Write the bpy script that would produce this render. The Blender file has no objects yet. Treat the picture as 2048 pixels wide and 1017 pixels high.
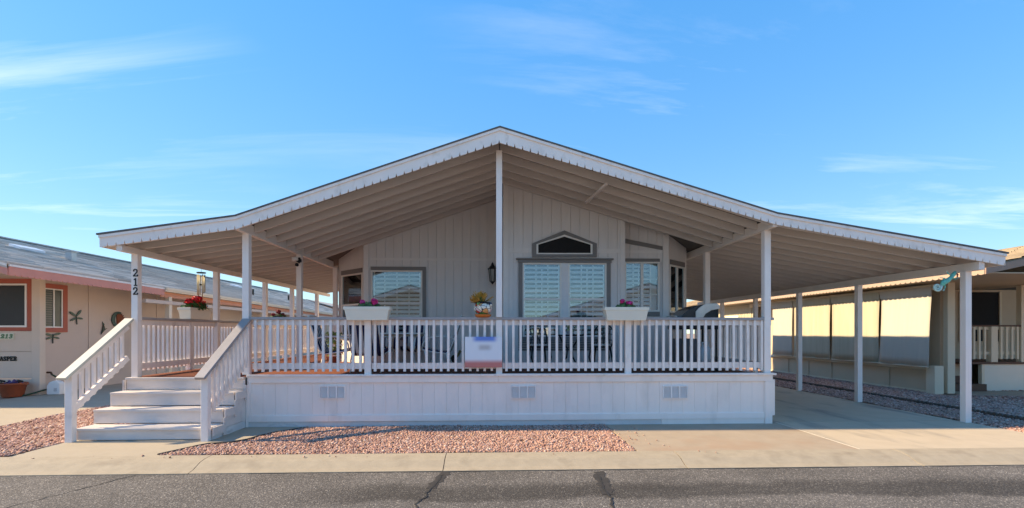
import bpy, math, random
import numpy as np
from mathutils import Vector, Matrix
R = math.radians
random.seed(7); rng = np.random.default_rng(7)
S = bpy.context.scene
COL = S.collection

# ------------------------------------------------------------------ camera
EYE = 1.58; FPX = 1000.0; PSI = R(2.23)
cd = bpy.data.cameras.new('camera'); cam = bpy.data.objects.new('camera', cd); COL.objects.link(cam)
cd.sensor_width = 36.0; cd.lens = 36.0 * FPX / 2048.0
cd.shift_y = (665 - 508.5) / 2048.0
cd.clip_start = 0.05; cd.clip_end = 2000
cam.location = (0, 0, EYE); cam.rotation_euler = (R(90), 0, -PSI)
S.camera = cam

# ------------------------------------------------------------------ sky and sun
SUN_DIR = Vector((0.9995, -0.03, 0)).normalized()          # the way the light travels, on the ground plane
ELEV = R(31)
SKY_STRENGTH = 0.15; SKY_EVEN = 0.58; SKY_SAT = 1.46; SKY_VALUE = 1.36
SUN_STRENGTH = 2.75
w = bpy.data.worlds.new('World'); S.world = w; w.use_nodes = True
nt = w.node_tree; nt.nodes.clear()
N = nt.nodes.new; L = nt.links.new
out = N('ShaderNodeOutputWorld'); bg = N('ShaderNodeBackground')
sky = N('ShaderNodeTexSky'); sky.sky_type = 'NISHITA'; sky.sun_disc = False
sky.sun_elevation = ELEV
to_sun = -SUN_DIR
sky.sun_rotation = math.atan2(to_sun.x, to_sun.y)
sky.altitude = 350; sky.air_density = 1.0; sky.dust_density = 0.1; sky.ozone_density = 1.0
# clear desert air: read the sky a little above each direction so the horizon keeps its pale blue
tc0 = N('ShaderNodeTexCoord'); sp0 = N('ShaderNodeSeparateXYZ'); L(tc0.outputs['Generated'], sp0.inputs[0])
zz0 = N('ShaderNodeMath'); zz0.operation = 'MAXIMUM'; zz0.inputs[1].default_value = 0.0; L(sp0.outputs['Z'], zz0.inputs[0])
zz1 = N('ShaderNodeMath'); zz1.operation = 'ADD'; zz1.inputs[1].default_value = 0.085; L(zz0.outputs[0], zz1.inputs[0])
cm0 = N('ShaderNodeCombineXYZ'); L(sp0.outputs['X'], cm0.inputs[0]); L(sp0.outputs['Y'], cm0.inputs[1]); L(zz1.outputs[0], cm0.inputs[2])
nv0 = N('ShaderNodeVectorMath'); nv0.operation = 'NORMALIZE'; L(cm0.outputs[0], nv0.inputs[0]); L(nv0.outputs[0], sky.inputs['Vector'])
bwn = N('ShaderNodeRGBToBW'); L(sky.outputs[0], bwn.inputs[0])           # even out the sky's brightness, keep its colour
pw = N('ShaderNodeMath'); pw.operation = 'POWER'; pw.inputs[1].default_value = -SKY_EVEN; L(bwn.outputs[0], pw.inputs[0])
scl = N('ShaderNodeVectorMath'); scl.operation = 'SCALE'; L(sky.outputs[0], scl.inputs[0]); L(pw.outputs[0], scl.inputs['Scale'])
hs = N('ShaderNodeHueSaturation'); hs.inputs['Hue'].default_value = 0.508; hs.inputs['Saturation'].default_value = SKY_SAT; hs.inputs['Value'].default_value = SKY_VALUE
L(scl.outputs[0], hs.inputs['Color'])
# thin cirrus: streaked noise on the direction projected to a high plane
tc = N('ShaderNodeTexCoord'); sep = N('ShaderNodeSeparateXYZ'); L(tc.outputs['Generated'], sep.inputs[0])
mz = N('ShaderNodeMath'); mz.operation = 'MAXIMUM'; mz.inputs[1].default_value = 0.03; L(sep.outputs['Z'], mz.inputs[0])
az = N('ShaderNodeMath'); az.operation = 'ADD'; az.inputs[1].default_value = 0.10; L(mz.outputs[0], az.inputs[0])
dx = N('ShaderNodeMath'); dx.operation = 'DIVIDE'; L(sep.outputs['X'], dx.inputs[0]); L(az.outputs[0], dx.inputs[1])
dy = N('ShaderNodeMath'); dy.operation = 'DIVIDE'; L(sep.outputs['Y'], dy.inputs[0]); L(az.outputs[0], dy.inputs[1])
cmb = N('ShaderNodeCombineXYZ'); L(dx.outputs[0], cmb.inputs[0]); L(dy.outputs[0], cmb.inputs[1])
mp = N('ShaderNodeMapping'); mp.inputs['Rotation'].default_value = (0, 0, R(-9)); mp.inputs['Scale'].default_value = (0.42, 1.5, 1); mp.inputs['Location'].default_value = (15.1, 3.3, 0)
L(cmb.outputs[0], mp.inputs[0])
n1 = N('ShaderNodeTexNoise'); n1.inputs['Scale'].default_value = 1.15; n1.inputs['Detail'].default_value = 9; n1.inputs['Roughness'].default_value = 0.62; n1.inputs['Distortion'].default_value = 0.55
L(mp.outputs[0], n1.inputs['Vector'])
n2 = N('ShaderNodeTexNoise'); n2.inputs['Scale'].default_value = 0.33; n2.inputs['Detail'].default_value = 2; L(cmb.outputs[0], n2.inputs['Vector'])
r1 = N('ShaderNodeValToRGB'); r1.color_ramp.elements[0].position = 0.54; r1.color_ramp.elements[1].position = 0.82; L(n1.outputs['Fac'], r1.inputs[0])
r2 = N('ShaderNodeValToRGB'); r2.color_ramp.elements[0].position = 0.40; r2.color_ramp.elements[1].position = 0.62; L(n2.outputs['Fac'], r2.inputs[0])
mul = N('ShaderNodeMath'); mul.operation = 'MULTIPLY'; L(r1.outputs[0], mul.inputs[0]); L(r2.outputs[0], mul.inputs[1])
mu2 = N('ShaderNodeMath'); mu2.operation = 'MULTIPLY'; mu2.inputs[1].default_value = 0.36; L(mul.outputs[0], mu2.inputs[0])
mix = N('ShaderNodeMix'); mix.data_type = 'RGBA'; L(mu2.outputs[0], mix.inputs['Factor']); L(hs.outputs[0], mix.inputs['A']); mix.inputs['B'].default_value = (6.2, 6.6, 7.2, 1)
L(mix.outputs['Result'], bg.inputs['Color']); bg.inputs['Strength'].default_value = SKY_STRENGTH
L(bg.outputs[0], out.inputs['Surface'])
sl = bpy.data.lights.new('sun', 'SUN'); sl.energy = SUN_STRENGTH; sl.angle = R(1.2); sl.color = (1.0, 0.93, 0.82)
so = bpy.data.objects.new('sun', sl); COL.objects.link(so)
ld = Vector((SUN_DIR.x * math.cos(ELEV), SUN_DIR.y * math.cos(ELEV), -math.sin(ELEV)))
so.rotation_euler = ld.to_track_quat('-Z', 'Y').to_euler(); so.location = (-30, 40, 40)
vs = S.view_settings; vs.view_transform = 'Standard'; vs.look = 'None'; vs.gamma = 1.0; vs.exposure = 1.66
vs.use_curve_mapping = False
vs.use_white_balance = True; vs.white_balance_temperature = 10400; vs.white_balance_tint = 10
S.cycles.max_bounces = 8; S.cycles.diffuse_bounces = 5; S.cycles.transparent_max_bounces = 16

# ------------------------------------------------------------------ pixel -> world helpers (true distances)
_c, _s = math.cos(PSI), math.sin(PSI)
def ray(px, py):
    a = (px - 1024) / FPX; b = (665 - py) / FPX
    return (a * _c + _s, _c - a * _s, b)
def aty(px, py, Y):
    r = ray(px, py); t = Y / r[1]; return Vector((r[0] * t, Y, EYE + r[2] * t))
def atx(px, py, X):
    r = ray(px, py); t = X / r[0]; return Vector((X, r[1] * t, EYE + r[2] * t))
def atz(px, py, z):
    r = ray(px, py); t = (z - EYE) / r[2]; return Vector((r[0] * t, r[1] * t, z))

# ------------------------------------------------------------------ materials
MATS = {}
def mat(name, col, rough=0.6, var=0.10, scale=6.0, bump=0.0, bscale=80.0, metal=0.0, spec=0.35, stretch=None, stain=None, island=0.0, detail=5):
    if name in MATS: return MATS[name]
    m = bpy.data.materials.new(name); m.use_nodes = True; t = m.node_tree; t.nodes.clear()
    n = t.nodes.new; l = t.links.new
    o = n('ShaderNodeOutputMaterial'); b = n('ShaderNodeBsdfPrincipled'); l(b.outputs[0], o.inputs[0])
    b.inputs['Roughness'].default_value = rough; b.inputs['Metallic'].default_value = metal
    b.inputs['Specular IOR Level'].default_value = spec
    c = n('ShaderNodeTexCoord'); g = n('ShaderNodeNewGeometry')
    mpn = n('ShaderNodeMapping'); l(g.outputs['Position'], mpn.inputs[0])
    if stretch: mpn.inputs['Scale'].default_value = stretch
    src = n('ShaderNodeTexNoise'); src.inputs['Scale'].default_value = scale; src.inputs['Detail'].default_value = detail; src.inputs['Roughness'].default_value = 0.6
    l(mpn.outputs[0], src.inputs['Vector'])
    mr = n('ShaderNodeMapRange'); mr.inputs['From Min'].default_value = 0.25; mr.inputs['From Max'].default_value = 0.75
    mr.inputs['To Min'].default_value = 1 - var; mr.inputs['To Max'].default_value = 1 + var; l(src.outputs['Fac'], mr.inputs['Value'])
    val = mr.outputs[0]
    if island:
        m2 = n('ShaderNodeMapRange'); m2.inputs['To Min'].default_value = 1 - island; m2.inputs['To Max'].default_value = 1 + island
        l(g.outputs['Random Per Island'], m2.inputs['Value'])
        mm = n('ShaderNodeMath'); mm.operation = 'MULTIPLY'; l(val, mm.inputs[0]); l(m2.outputs[0], mm.inputs[1]); val = mm.outputs[0]
    vm = n('ShaderNodeVectorMath'); vm.operation = 'SCALE'; vm.inputs[0].default_value = col; l(val, vm.inputs['Scale'])
    colout = vm.outputs[0]
    if stain:      # (colour, scale, lo, hi, stretch)
        sc, ss, lo, hi, st = stain
        mp2 = n('ShaderNodeMapping'); l(g.outputs['Position'], mp2.inputs[0]); mp2.inputs['Scale'].default_value = st
        sn = n('ShaderNodeTexNoise'); sn.inputs['Scale'].default_value = ss; sn.inputs['Detail'].default_value = 6; l(mp2.outputs[0], sn.inputs['Vector'])
        rp = n('ShaderNodeMapRange'); rp.inputs['From Min'].default_value = lo; rp.inputs['From Max'].default_value = hi; l(sn.outputs['Fac'], rp.inputs['Value'])
        mx = n('ShaderNodeMix'); mx.data_type = 'RGBA'; l(rp.outputs[0], mx.inputs['Factor']); l(colout, mx.inputs['A']); mx.inputs['B'].default_value = (*sc, 1)
        colout = mx.outputs['Result']
    l(colout, b.inputs['Base Color'])
    if bump:
        bn = n('ShaderNodeTexNoise'); bn.inputs['Scale'].default_value = bscale; bn.inputs['Detail'].default_value = 4; l(mpn.outputs[0], bn.inputs['Vector'])
        bp = n('ShaderNodeBump'); bp.inputs['Strength'].default_value = bump; bp.inputs['Distance'].default_value = 0.01; l(bn.outputs['Fac'], bp.inputs['Height'])
        l(bp.outputs[0], b.inputs['Normal'])
    MATS[name] = m
    return m
def mat_glass(name, tint, refl):
    m = bpy.data.materials.new(name); m.use_nodes = True; t = m.node_tree; t.nodes.clear(); n = t.nodes.new; l = t.links.new
    o = n('ShaderNodeOutputMaterial'); mx = n('ShaderNodeMixShader'); tr = n('ShaderNodeBsdfTransparent'); gl = n('ShaderNodeBsdfGlossy')
    tr.inputs[0].default_value = (*tint, 1); gl.inputs['Roughness'].default_value = 0.004; gl.inputs['Color'].default_value = (0.80, 0.92, 1.0, 1)
    fr = n('ShaderNodeFresnel'); fr.inputs['IOR'].default_value = 1.5
    mr = n('ShaderNodeMapRange'); mr.inputs['From Min'].default_value = 0.04; mr.inputs['From Max'].default_value = 1; mr.inputs['To Min'].default_value = refl; mr.inputs['To Max'].default_value = 1
    l(fr.outputs[0], mr.inputs[0]); l(mr.outputs[0], mx.inputs[0]); l(tr.outputs[0], mx.inputs[1]); l(gl.outputs[0], mx.inputs[2]); l(mx.outputs[0], o.inputs[0])
    MATS[name] = m; return m

WHITE = mat('white_paint', (0.87, 0.79, 0.745), 0.55, 0.06, 3.0, 0.10, 40, stain=((0.62, 0.55, 0.49), 7.0, 0.55, 0.85, (1, 1, 0.6)))
SKIRT = mat('skirt_paint', (0.90, 0.81, 0.755), 0.6, 0.05, 2.2, 0.12, 60, stretch=(1.5, 1.5, 0.4), stain=((0.70, 0.63, 0.58), 2.2, 0.56, 0.85, (1.6, 1.6, 0.5)))
STEP = mat('step_paint', (0.67, 0.61, 0.575), 0.5, 0.06, 3.0, 0.08, 50, stain=((0.50, 0.45, 0.42), 4.0, 0.55, 0.85, (0.5, 2, 2)))
CAP = mat('rail_cap_paint', (0.36, 0.335, 0.335), 0.5, 0.10, 5.0, 0.08, 60)
LCAP = mat('sunlit_cap_paint', (0.62, 0.60, 0.52), 0.6, 0.08, 12.0, 0.05, 90)  # left stair cap, paled and warmed: sunlight put into the colour
SIDING = mat('siding_paint', (0.71, 0.69, 0.68), 0.62, 0.05, 2.0, 0.12, 50, stretch=(3, 3, 0.5))
SIDTRIM = mat('siding_trim_paint', (0.75, 0.73, 0.715), 0.6, 0.04, 3)
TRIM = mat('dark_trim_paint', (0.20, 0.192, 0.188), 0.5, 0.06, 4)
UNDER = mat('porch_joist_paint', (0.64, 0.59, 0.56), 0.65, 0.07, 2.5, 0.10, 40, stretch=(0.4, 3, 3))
SHEATH = mat('roof_deck_shade_tone', (0.13, 0.115, 0.105), 0.7, 0.07, 3.0, 0.08, 40)  # far darker than the joists: shade between them put into the colour
BEAM = mat('beam_paint', (0.78, 0.70, 0.65), 0.6, 0.06, 3)
SHING = mat('roof_shingle', (0.13, 0.125, 0.12), 0.9, 0.25, 12, 0.4, 60)
SHINGL = mat('pale_shingle', (0.48, 0.44, 0.40), 0.95, 0.16, 3.0, 0.3, 60, spec=0.05, island=0.25, stretch=(1, 0.6, 1))
SHINGB = mat('tan_shingle', (0.31, 0.245, 0.18), 0.95, 0.2, 5.0, 0.3, 60, spec=0.05, island=0.2)
CARPET = mat('deck_carpet', (0.21, 0.062, 0.035), 0.95, 0.15, 9, 0.3, 300)
CONC = mat('curb_concrete', (0.375, 0.315, 0.24), 0.85, 0.10, 7, 0.35, 160, stain=((0.25, 0.205, 0.155), 2.6, 0.55, 0.80, (1, 1, 1)))
CONCT = mat('tan_concrete', (0.375, 0.30, 0.23), 0.85, 0.09, 3, 0.15, 160, stain=((0.37, 0.25, 0.175), 1.1, 0.5, 0.72, (1, 1, 1)))
CONCG = mat('grey_concrete', (0.50, 0.41, 0.31), 0.8, 0.07, 3, 0.15, 160, stain=((0.22, 0.20, 0.185), 1.6, 0.55, 0.75, (1.1, 0.28, 1)))
PAD = mat('pad_concrete', (0.39, 0.33, 0.255), 0.85, 0.05, 4, 0.15, 160)
SOIL = mat('desert_soil', (0.36, 0.25, 0.19), 0.95, 0.2, 8, 0.5, 60)
def mat_gravel():
    m = bpy.data.materials.new('pink_gravel'); m.use_nodes = True; t = m.node_tree; b = t.nodes['Principled BSDF']; b.inputs['Roughness'].default_value = 0.9; b.inputs['Specular IOR Level'].default_value = 0.2
    g = t.nodes.new('ShaderNodeNewGeometry'); rp = t.nodes.new('ShaderNodeValToRGB'); e = rp.color_ramp.elements
    e[0].position = 0; e[0].color = (0.16, 0.085, 0.068, 1); e[1].position = 1; e[1].color = (0.62, 0.50, 0.43, 1)
    for p_, c_ in ((0.12, (0.33, 0.17, 0.135, 1)), (0.35, (0.45, 0.255, 0.21, 1)), (0.60, (0.52, 0.315, 0.265, 1)), (0.78, (0.43, 0.27, 0.19, 1)), (0.90, (0.56, 0.38, 0.33, 1))): x_ = e.new(p_); x_.color = c_
    t.links.new(g.outputs['Random Per Island'], rp.inputs[0]); t.links.new(rp.outputs[0], b.inputs['Base Color']); MATS['pink_gravel'] = m; return m
GRAVEL = mat_gravel()
_old = mat('pink_gravel_plain', (0.44, 0.255, 0.20), 0.9, 0.15, 2.0, 0, island=0.35)
GLASS = mat_glass('window_glass', (0.94, 0.98, 0.98), 0.115)
DGLASS = mat_glass('dark_window_glass', (0.45, 0.5, 0.5), 0.16)
VINYL = mat('window_vinyl', (0.80, 0.78, 0.74), 0.4, 0.02, 4)
SLAT = mat('shutter_slat', (0.88, 0.89, 0.87), 0.5, 0.03, 4)
ROOM = mat('dark_room', (0.02, 0.026, 0.024), 0.9, 0.2, 3)
SCREEN = mat('dark_screen', (0.012, 0.012, 0.013), 0.8, 0.2, 20)
BLACK = mat('black_metal', (0.018, 0.018, 0.02), 0.45, 0.2, 20, metal=0.2)
CREAM = mat('planter_plastic', (0.80, 0.74, 0.62), 0.45, 0.03, 4)
LEAF = mat('leaf_green', (0.045, 0.115, 0.03), 0.5, 0.35, 30, island=0.45)
REDF = mat('red_petal', (0.62, 0.012, 0.018), 0.5, 0.2, 60, island=0.35)
PINKF = mat('pink_petal', (0.80, 0.035, 0.22), 0.5, 0.2, 60, island=0.3)
SOILP = mat('potting_soil', (0.05, 0.032, 0.02), 0.95, 0.3, 60, 0.5, 100)
BEIGE = mat('beige_wall', (0.61, 0.475, 0.40), 0.7, 0.04, 1.5, 0.12, 60)
BEIGEL = mat('pale_beige_wall', (0.68, 0.555, 0.455), 0.7, 0.04, 1.5, 0.12, 60)
PINK = mat('coral_trim', (0.64, 0.255, 0.205), 0.6, 0.05, 3)
REDTRIM = mat('brick_red_trim', (0.46, 0.115, 0.075), 0.6, 0.05, 3)
GUTTER = mat('gutter_cream', (0.74, 0.60, 0.46), 0.5, 0.04, 3)
TAN = mat('tan_wall', (0.58, 0.47, 0.34), 0.7, 0.04, 1.5, 0.12, 60)
TANL = mat('cream_wall', (0.70, 0.60, 0.45), 0.7, 0.04, 1.5, 0.1, 60)
BROWN = mat('brown_stain', (0.115, 0.055, 0.036), 0.6, 0.1, 4)
TERRA = mat('terracotta', (0.34, 0.085, 0.04), 0.6, 0.1, 10)
ORANGE = mat('orange_saucer', (0.66, 0.17, 0.03), 0.5, 0.05, 10)

# ------------------------------------------------------------------ builders
def tag(o, label=None, cat=None, group=None, kind=None):
    if label: o['label'] = label
    if cat: o['category'] = cat
    if group: o['group'] = group
    if kind: o['kind'] = kind
    return o
def rootloc(p):
    v = Vector((0, 0, 0))
    while p is not None: v = v + p.location; p = p.parent
    return v
def thing(name, loc, label, cat, group=None, rz=0.0):
    o = bpy.data.objects.new(name, None); COL.objects.link(o); o.location = loc; o.rotation_euler = (0, 0, rz)
    o.empty_display_size = 0.1
    return tag(o, label, cat, group)
class MB:
    def __init__(s): s.v = []; s.f = []
    def add(s, vs_, fs_):
        k = len(s.v); s.v += [tuple(v) for v in vs_]; s.f += [tuple(k + i for i in f) for f in fs_]; return s
    def box(s, x0, x1, y0, y1, z0, z1):
        return s.add([(x0,y0,z0),(x1,y0,z0),(x1,y1,z0),(x0,y1,z0),(x0,y0,z1),(x1,y0,z1),(x1,y1,z1),(x0,y1,z1)],
                     [(3,2,1,0),(4,5,6,7),(0,1,5,4),(1,2,6,5),(2,3,7,6),(3,0,4,7)])
    def bar(s, p, q, w_, h_, up=(0,0,1)):
        p = Vector(p); q = Vector(q); d = (q - p).normalized(); u = Vector(up)
        if abs(d.dot(u)) > 0.98: u = Vector((0, 1, 0))
        sd = d.cross(u).normalized(); u2 = sd.cross(d).normalized()
        a = sd * (w_ / 2); b = u2 * (h_ / 2)
        vv = [p-a-b, p+a-b, p+a+b, p-a+b, q-a-b, q+a-b, q+a+b, q-a+b]
        return s.add(vv, [(3,2,1,0),(4,5,6,7),(0,1,5,4),(1,2,6,5),(2,3,7,6),(3,0,4,7)])
    def tube(s, pts, r, n=8, closed=False):
        pts = [Vector(p) for p in pts]; m = len(pts); k = len(s.v)
        rad = r if isinstance(r, (list, tuple)) else [r] * m
        prev = None
        for i, p in enumerate(pts):
            if closed: d = pts[(i+1) % m] - pts[i-1]
            else: d = pts[min(i+1, m-1)] - pts[max(i-1, 0)]
            d = d.normalized() if d.length > 1e-9 else Vector((0,0,1))
            if prev is None:
                u = Vector((0,0,1)) if abs(d.z) < 0.9 else Vector((1,0,0))
                u = (u - d * u.dot(d)).normalized()
            else:
                u = (prev - d * prev.dot(d)); u = u.normalized() if u.length > 1e-6 else prev
            prev = u; v2 = d.cross(u)
            for j in range(n):
                a = 2 * math.pi * j / n
                s.v.append(tuple(p + (u * math.cos(a) + v2 * math.sin(a)) * rad[i]))
        for i in range(m if closed else m - 1):
            for j in range(n):
                a = k + i*n + j; b = k + i*n + (j+1) % n; i2 = (i+1) % m
                s.f.append((a, b, k + i2*n + (j+1) % n, k + i2*n + j))
        if not closed:
            s.f.append(tuple(k + j for j in reversed(range(n)))); s.f.append(tuple(k + (m-1)*n + j for j in range(n)))
        return s
    def lathe(s, prof, c=(0,0,0), n=20, sx=1.0):
        k = len(s.v); m = len(prof)
        for (r, z) in prof:
            for j in range(n):
                a = 2*math.pi*j/n; s.v.append((c[0]+r*math.cos(a)*sx, c[1]+r*math.sin(a), c[2]+z))
        for i in range(m-1):
            for j in range(n):
                s.f.append((k+i*n+j, k+i*n+(j+1)%n, k+(i+1)*n+(j+1)%n, k+(i+1)*n+j))
        s.f.append(tuple(k+j for j in reversed(range(n)))); s.f.append(tuple(k+(m-1)*n+j for j in range(n)))
        return s
    def prism(s, poly, d0, d1, axis='y'):
        # poly: (a, b) points; axis y -> (a, d, b); axis x -> (d, a, b); axis z -> (a, b, d)
        n = len(poly); k = len(s.v)
        f = {'y': lambda a, b, d: (a, d, b), 'x': lambda a, b, d: (d, a, b), 'z': lambda a, b, d: (a, b, d)}[axis]
        s.v += [f(a, b, d0) for a, b in poly] + [f(a, b, d1) for a, b in poly]
        s.f.append(tuple(k+i for i in range(n))); s.f.append(tuple(k+n+i for i in reversed(range(n))))
        for i in range(n): s.f.append((k+i, k+n+i, k+n+(i+1)%n, k+(i+1)%n))
        return s
    def ico(s, c, r, jit=0.0, sq=1.0):
        t = (1+5**0.5)/2; vv = [(-1,t,0),(1,t,0),(-1,-t,0),(1,-t,0),(0,-1,t),(0,1,t),(0,-1,-t),(0,1,-t),(t,0,-1),(t,0,1),(-t,0,-1),(-t,0,1)]
        ff = [(0,11,5),(0,5,1),(0,1,7),(0,7,10),(0,10,11),(1,5,9),(5,11,4),(11,10,2),(10,7,6),(7,1,8),(3,9,4),(3,4,2),(3,2,6),(3,6,8),(3,8,9),(4,9,5),(2,4,11),(6,2,10),(8,6,7),(9,8,1)]
        q = r / 1.902
        return s.add([(c[0]+a*q*(1+random.uniform(-jit,jit)), c[1]+b*q*(1+random.uniform(-jit,jit)), c[2]+d*q*sq*(1+random.uniform(-jit,jit))) for a,b,d in vv], ff)
    def leaf(s, c, n, size, asp=1.0):
        n = Vector(n).normalized(); u = n.orthogonal().normalized(); a = random.uniform(0, 6.28); v2 = n.cross(u)
        e1 = (u*math.cos(a) + v2*math.sin(a)) * size; e2 = (n.cross(e1)).normalized() * size * 0.5 * asp
        c = Vector(c); bend = n * size * 0.15
        return s.add([c - e1*0.5, c + e2*0.8 - e1*0.15 + bend, c + e2*0.7 + e1*0.3 + bend, c + e1*0.55, c - e2*0.7 + e1*0.3 + bend, c - e2*0.8 - e1*0.15 + bend, c + e1 * 0.05],
                     [(0,1,6),(1,2,6),(2,3,6),(3,4,6),(4,5,6),(5,0,6)])
    def build(s, name, m, parent=None, smooth=False, bevel=0.0, local=False, label=None):
        off = Vector((0,0,0)) if (local or parent is None) else rootloc(parent)
        me = bpy.data.meshes.new(name)
        me.from_pydata([(x-off.x, y-off.y, z-off.z) for x, y, z in s.v], [], s.f)
        if smooth: me.polygons.foreach_set('use_smooth', [True]*len(me.polygons))
        me.materials.append(m); me.update()
        o = bpy.data.objects.new(name, me); COL.objects.link(o)
        if parent is not None: o.parent = parent
        if bevel:
            b = o.modifiers.new('bevel', 'BEVEL'); b.width = bevel; b.segments = 2; b.limit_method = 'ANGLE'
        if label: o['label'] = label
        return o
def box(name, x0, x1, y0, y1, z0, z1, m, parent=None, bevel=0.0, label=None):
    return MB().box(x0, x1, y0, y1, z0, z1).build(name, m, parent, bevel=bevel, label=label)
def struct(o): o['kind'] = 'structure'; return o
_shared = {}
def rep(name, key, make, m, loc, parent, rot=None):
    """alike pieces: one mesh, many objects; make() gives an MB in local coordinates"""
    k = (name, key)
    if k not in _shared:
        b = make(); me = bpy.data.meshes.new(name); me.from_pydata(b.v, [], b.f); me.materials.append(m); me.update(); _shared[k] = me
    o = bpy.data.objects.new(name, _shared[k]); COL.objects.link(o); o.parent = parent
    o.location = Vector(loc) - rootloc(parent)
    if rot: o.rotation_euler = rot
    return o
def repbox(name, sx, sy, sz, m, loc, parent, rot=None):
    return rep(name, (round(sx,4), round(sy,4), round(sz,4), m.name), lambda: MB().box(-sx/2, sx/2, -sy/2, sy/2, -sz/2, sz/2), m, loc, parent, rot)

# ================================================================== GROUND
gr = struct(box('ground', -400, 400, -300, 600, -0.6, -0.115, SOIL))
# asphalt with chips of stone
def mat_asphalt():
    m = bpy.data.materials.new('asphalt'); m.use_nodes = True; t = m.node_tree; t.nodes.clear(); n = t.nodes.new; l = t.links.new
    o = n('ShaderNodeOutputMaterial'); b = n('ShaderNodeBsdfPrincipled'); l(b.outputs[0], o.inputs[0]); b.inputs['Roughness'].default_value = 0.85; b.inputs['Specular IOR Level'].default_value = 0.25
    g = n('ShaderNodeNewGeometry')
    v = n('ShaderNodeTexVoronoi'); v.inputs['Scale'].default_value = 92; l(g.outputs['Position'], v.inputs['Vector'])
    rp = n('ShaderNodeValToRGB'); e = rp.color_ramp.elements
    e[0].position = 0; e[0].color = (0.075, 0.07, 0.068, 1); e[1].position = 1; e[1].color = (0.36, 0.335, 0.31, 1)
    for p, cc in ((0.45, (0.105, 0.098, 0.094, 1)), (0.78, (0.145, 0.134, 0.126, 1)), (0.93, (0.215, 0.198, 0.182, 1))):
        x = e.new(p); x.color = cc
    sp = n('ShaderNodeSeparateColor'); l(v.outputs['Color'], sp.inputs[0]); l(sp.outputs[0], rp.inputs[0])
    big = n('ShaderNodeTexNoise'); big.inputs['Scale'].default_value = 0.9; big.inputs['Detail'].default_value = 5; l(g.outputs['Position'], big.inputs['Vector'])
    mr = n('ShaderNodeMapRange'); mr.inputs['From Min'].default_value = 0.3; mr.inputs['From Max'].default_value = 0.7; mr.inputs['To Min'].default_value = 0.78; mr.inputs['To Max'].default_value = 1.2; l(big.outputs['Fac'], mr.inputs[0])
    # roof shadow painted into the asphalt colour, fading out towards the left
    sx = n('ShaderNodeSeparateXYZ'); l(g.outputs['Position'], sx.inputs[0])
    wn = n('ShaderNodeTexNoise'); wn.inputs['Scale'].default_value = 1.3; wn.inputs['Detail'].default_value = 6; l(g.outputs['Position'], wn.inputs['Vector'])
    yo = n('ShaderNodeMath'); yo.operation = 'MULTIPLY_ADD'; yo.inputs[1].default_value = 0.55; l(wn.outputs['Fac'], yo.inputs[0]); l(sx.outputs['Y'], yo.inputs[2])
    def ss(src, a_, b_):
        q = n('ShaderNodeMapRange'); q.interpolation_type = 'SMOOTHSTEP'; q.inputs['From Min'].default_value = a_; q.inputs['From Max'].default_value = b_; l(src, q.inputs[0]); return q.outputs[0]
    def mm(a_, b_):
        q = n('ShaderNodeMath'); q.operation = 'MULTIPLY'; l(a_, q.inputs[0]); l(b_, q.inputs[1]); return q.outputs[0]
    shadow_band = mm(mm(ss(yo.outputs[0], 5.20, 5.34), ss(yo.outputs[0], 5.92, 5.62)), ss(sx.outputs['X'], -2.4, -0.9))
    dk = n('ShaderNodeMapRange'); dk.inputs['To Min'].default_value = 1.0; dk.inputs['To Max'].default_value = 0.52; l(shadow_band, dk.inputs[0])
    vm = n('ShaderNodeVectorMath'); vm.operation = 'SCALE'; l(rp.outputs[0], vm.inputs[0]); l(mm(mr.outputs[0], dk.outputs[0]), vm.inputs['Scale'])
    l(vm.outputs[0], b.inputs['Base Color'])
    bp = n('ShaderNodeBump'); bp.inputs['Strength'].default_value = 0.6; bp.inputs['Distance'].default_value = 0.006; l(v.outputs['Distance'], bp.inputs['Height']); bp.invert = True; l(bp.outputs[0], b.inputs['Normal'])
    MATS['asphalt'] = m; return m
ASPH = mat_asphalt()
TAR = mat('crack_tar', (0.03, 0.03, 0.031), 0.8, 0.3, 20)
TARW = mat('crack_sealant', (0.04, 0.038, 0.038), 0.85, 0.3, 12)
CY0, CY1 = 6.06, 6.56           # kerb foot and kerb back
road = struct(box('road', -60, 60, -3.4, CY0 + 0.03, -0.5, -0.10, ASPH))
def ribbon(pts, wds, z, name, m, parent):
    b = MB(); pts = [Vector((p[0], p[1], z)) for p in pts]; k = len(pts); vv = []
    for i, p in enumerate(pts):
        d = (pts[min(i+1, k-1)] - pts[max(i-1, 0)]).normalized(); nn = Vector((-d.y, d.x, 0)) * wds[i] * 0.5
        vv += [p + nn, p - nn]
    b.add(vv, [(2*i, 2*i+1, 2*i+3, 2*i+2) for i in range(k-1)])
    return b.build(name, m, parent)
def jag(p, q, n, amp, seed):
    rr = random.Random(seed); p = Vector(p); q = Vector(q); d = q - p; nn = Vector((-d.y, d.x)).normalized(); o = []
    off = 0
    for i in range(n + 1):
        off = 0.55 * off + rr.uniform(-amp, amp); o.append(p + d * (i / n) + nn * (off if 0 < i < n else 0))
    return o
def gp(px, py): v = atz(px, py, -0.10); return Vector((v.x, v.y))
for (a, b_, sd, wd) in (((892, 944), (862, 978), 1, 0.14), ((1196, 944), (1216, 990), 2, 0.15)):
    pts = jag(gp(*a), gp(*b_), 12, 0.02, sd); ribbon(pts, [wd * random.uniform(0.6, 1.15) for _ in pts], -0.097, 'crack_sealant', TARW, road)
    q = gp(*b_) + (gp(*b_) - gp(*a)).normalized() * 0.9
    pts2 = jag(gp(*a), gp(*b_), 14, 0.015, sd + 5)[3:] + jag(gp(*b_), q, 18, 0.03, sd + 9)[1:]
    ribbon(pts2, [random.uniform(0.012, 0.03) for _ in pts2], -0.094, 'crack', TAR, road)
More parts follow.
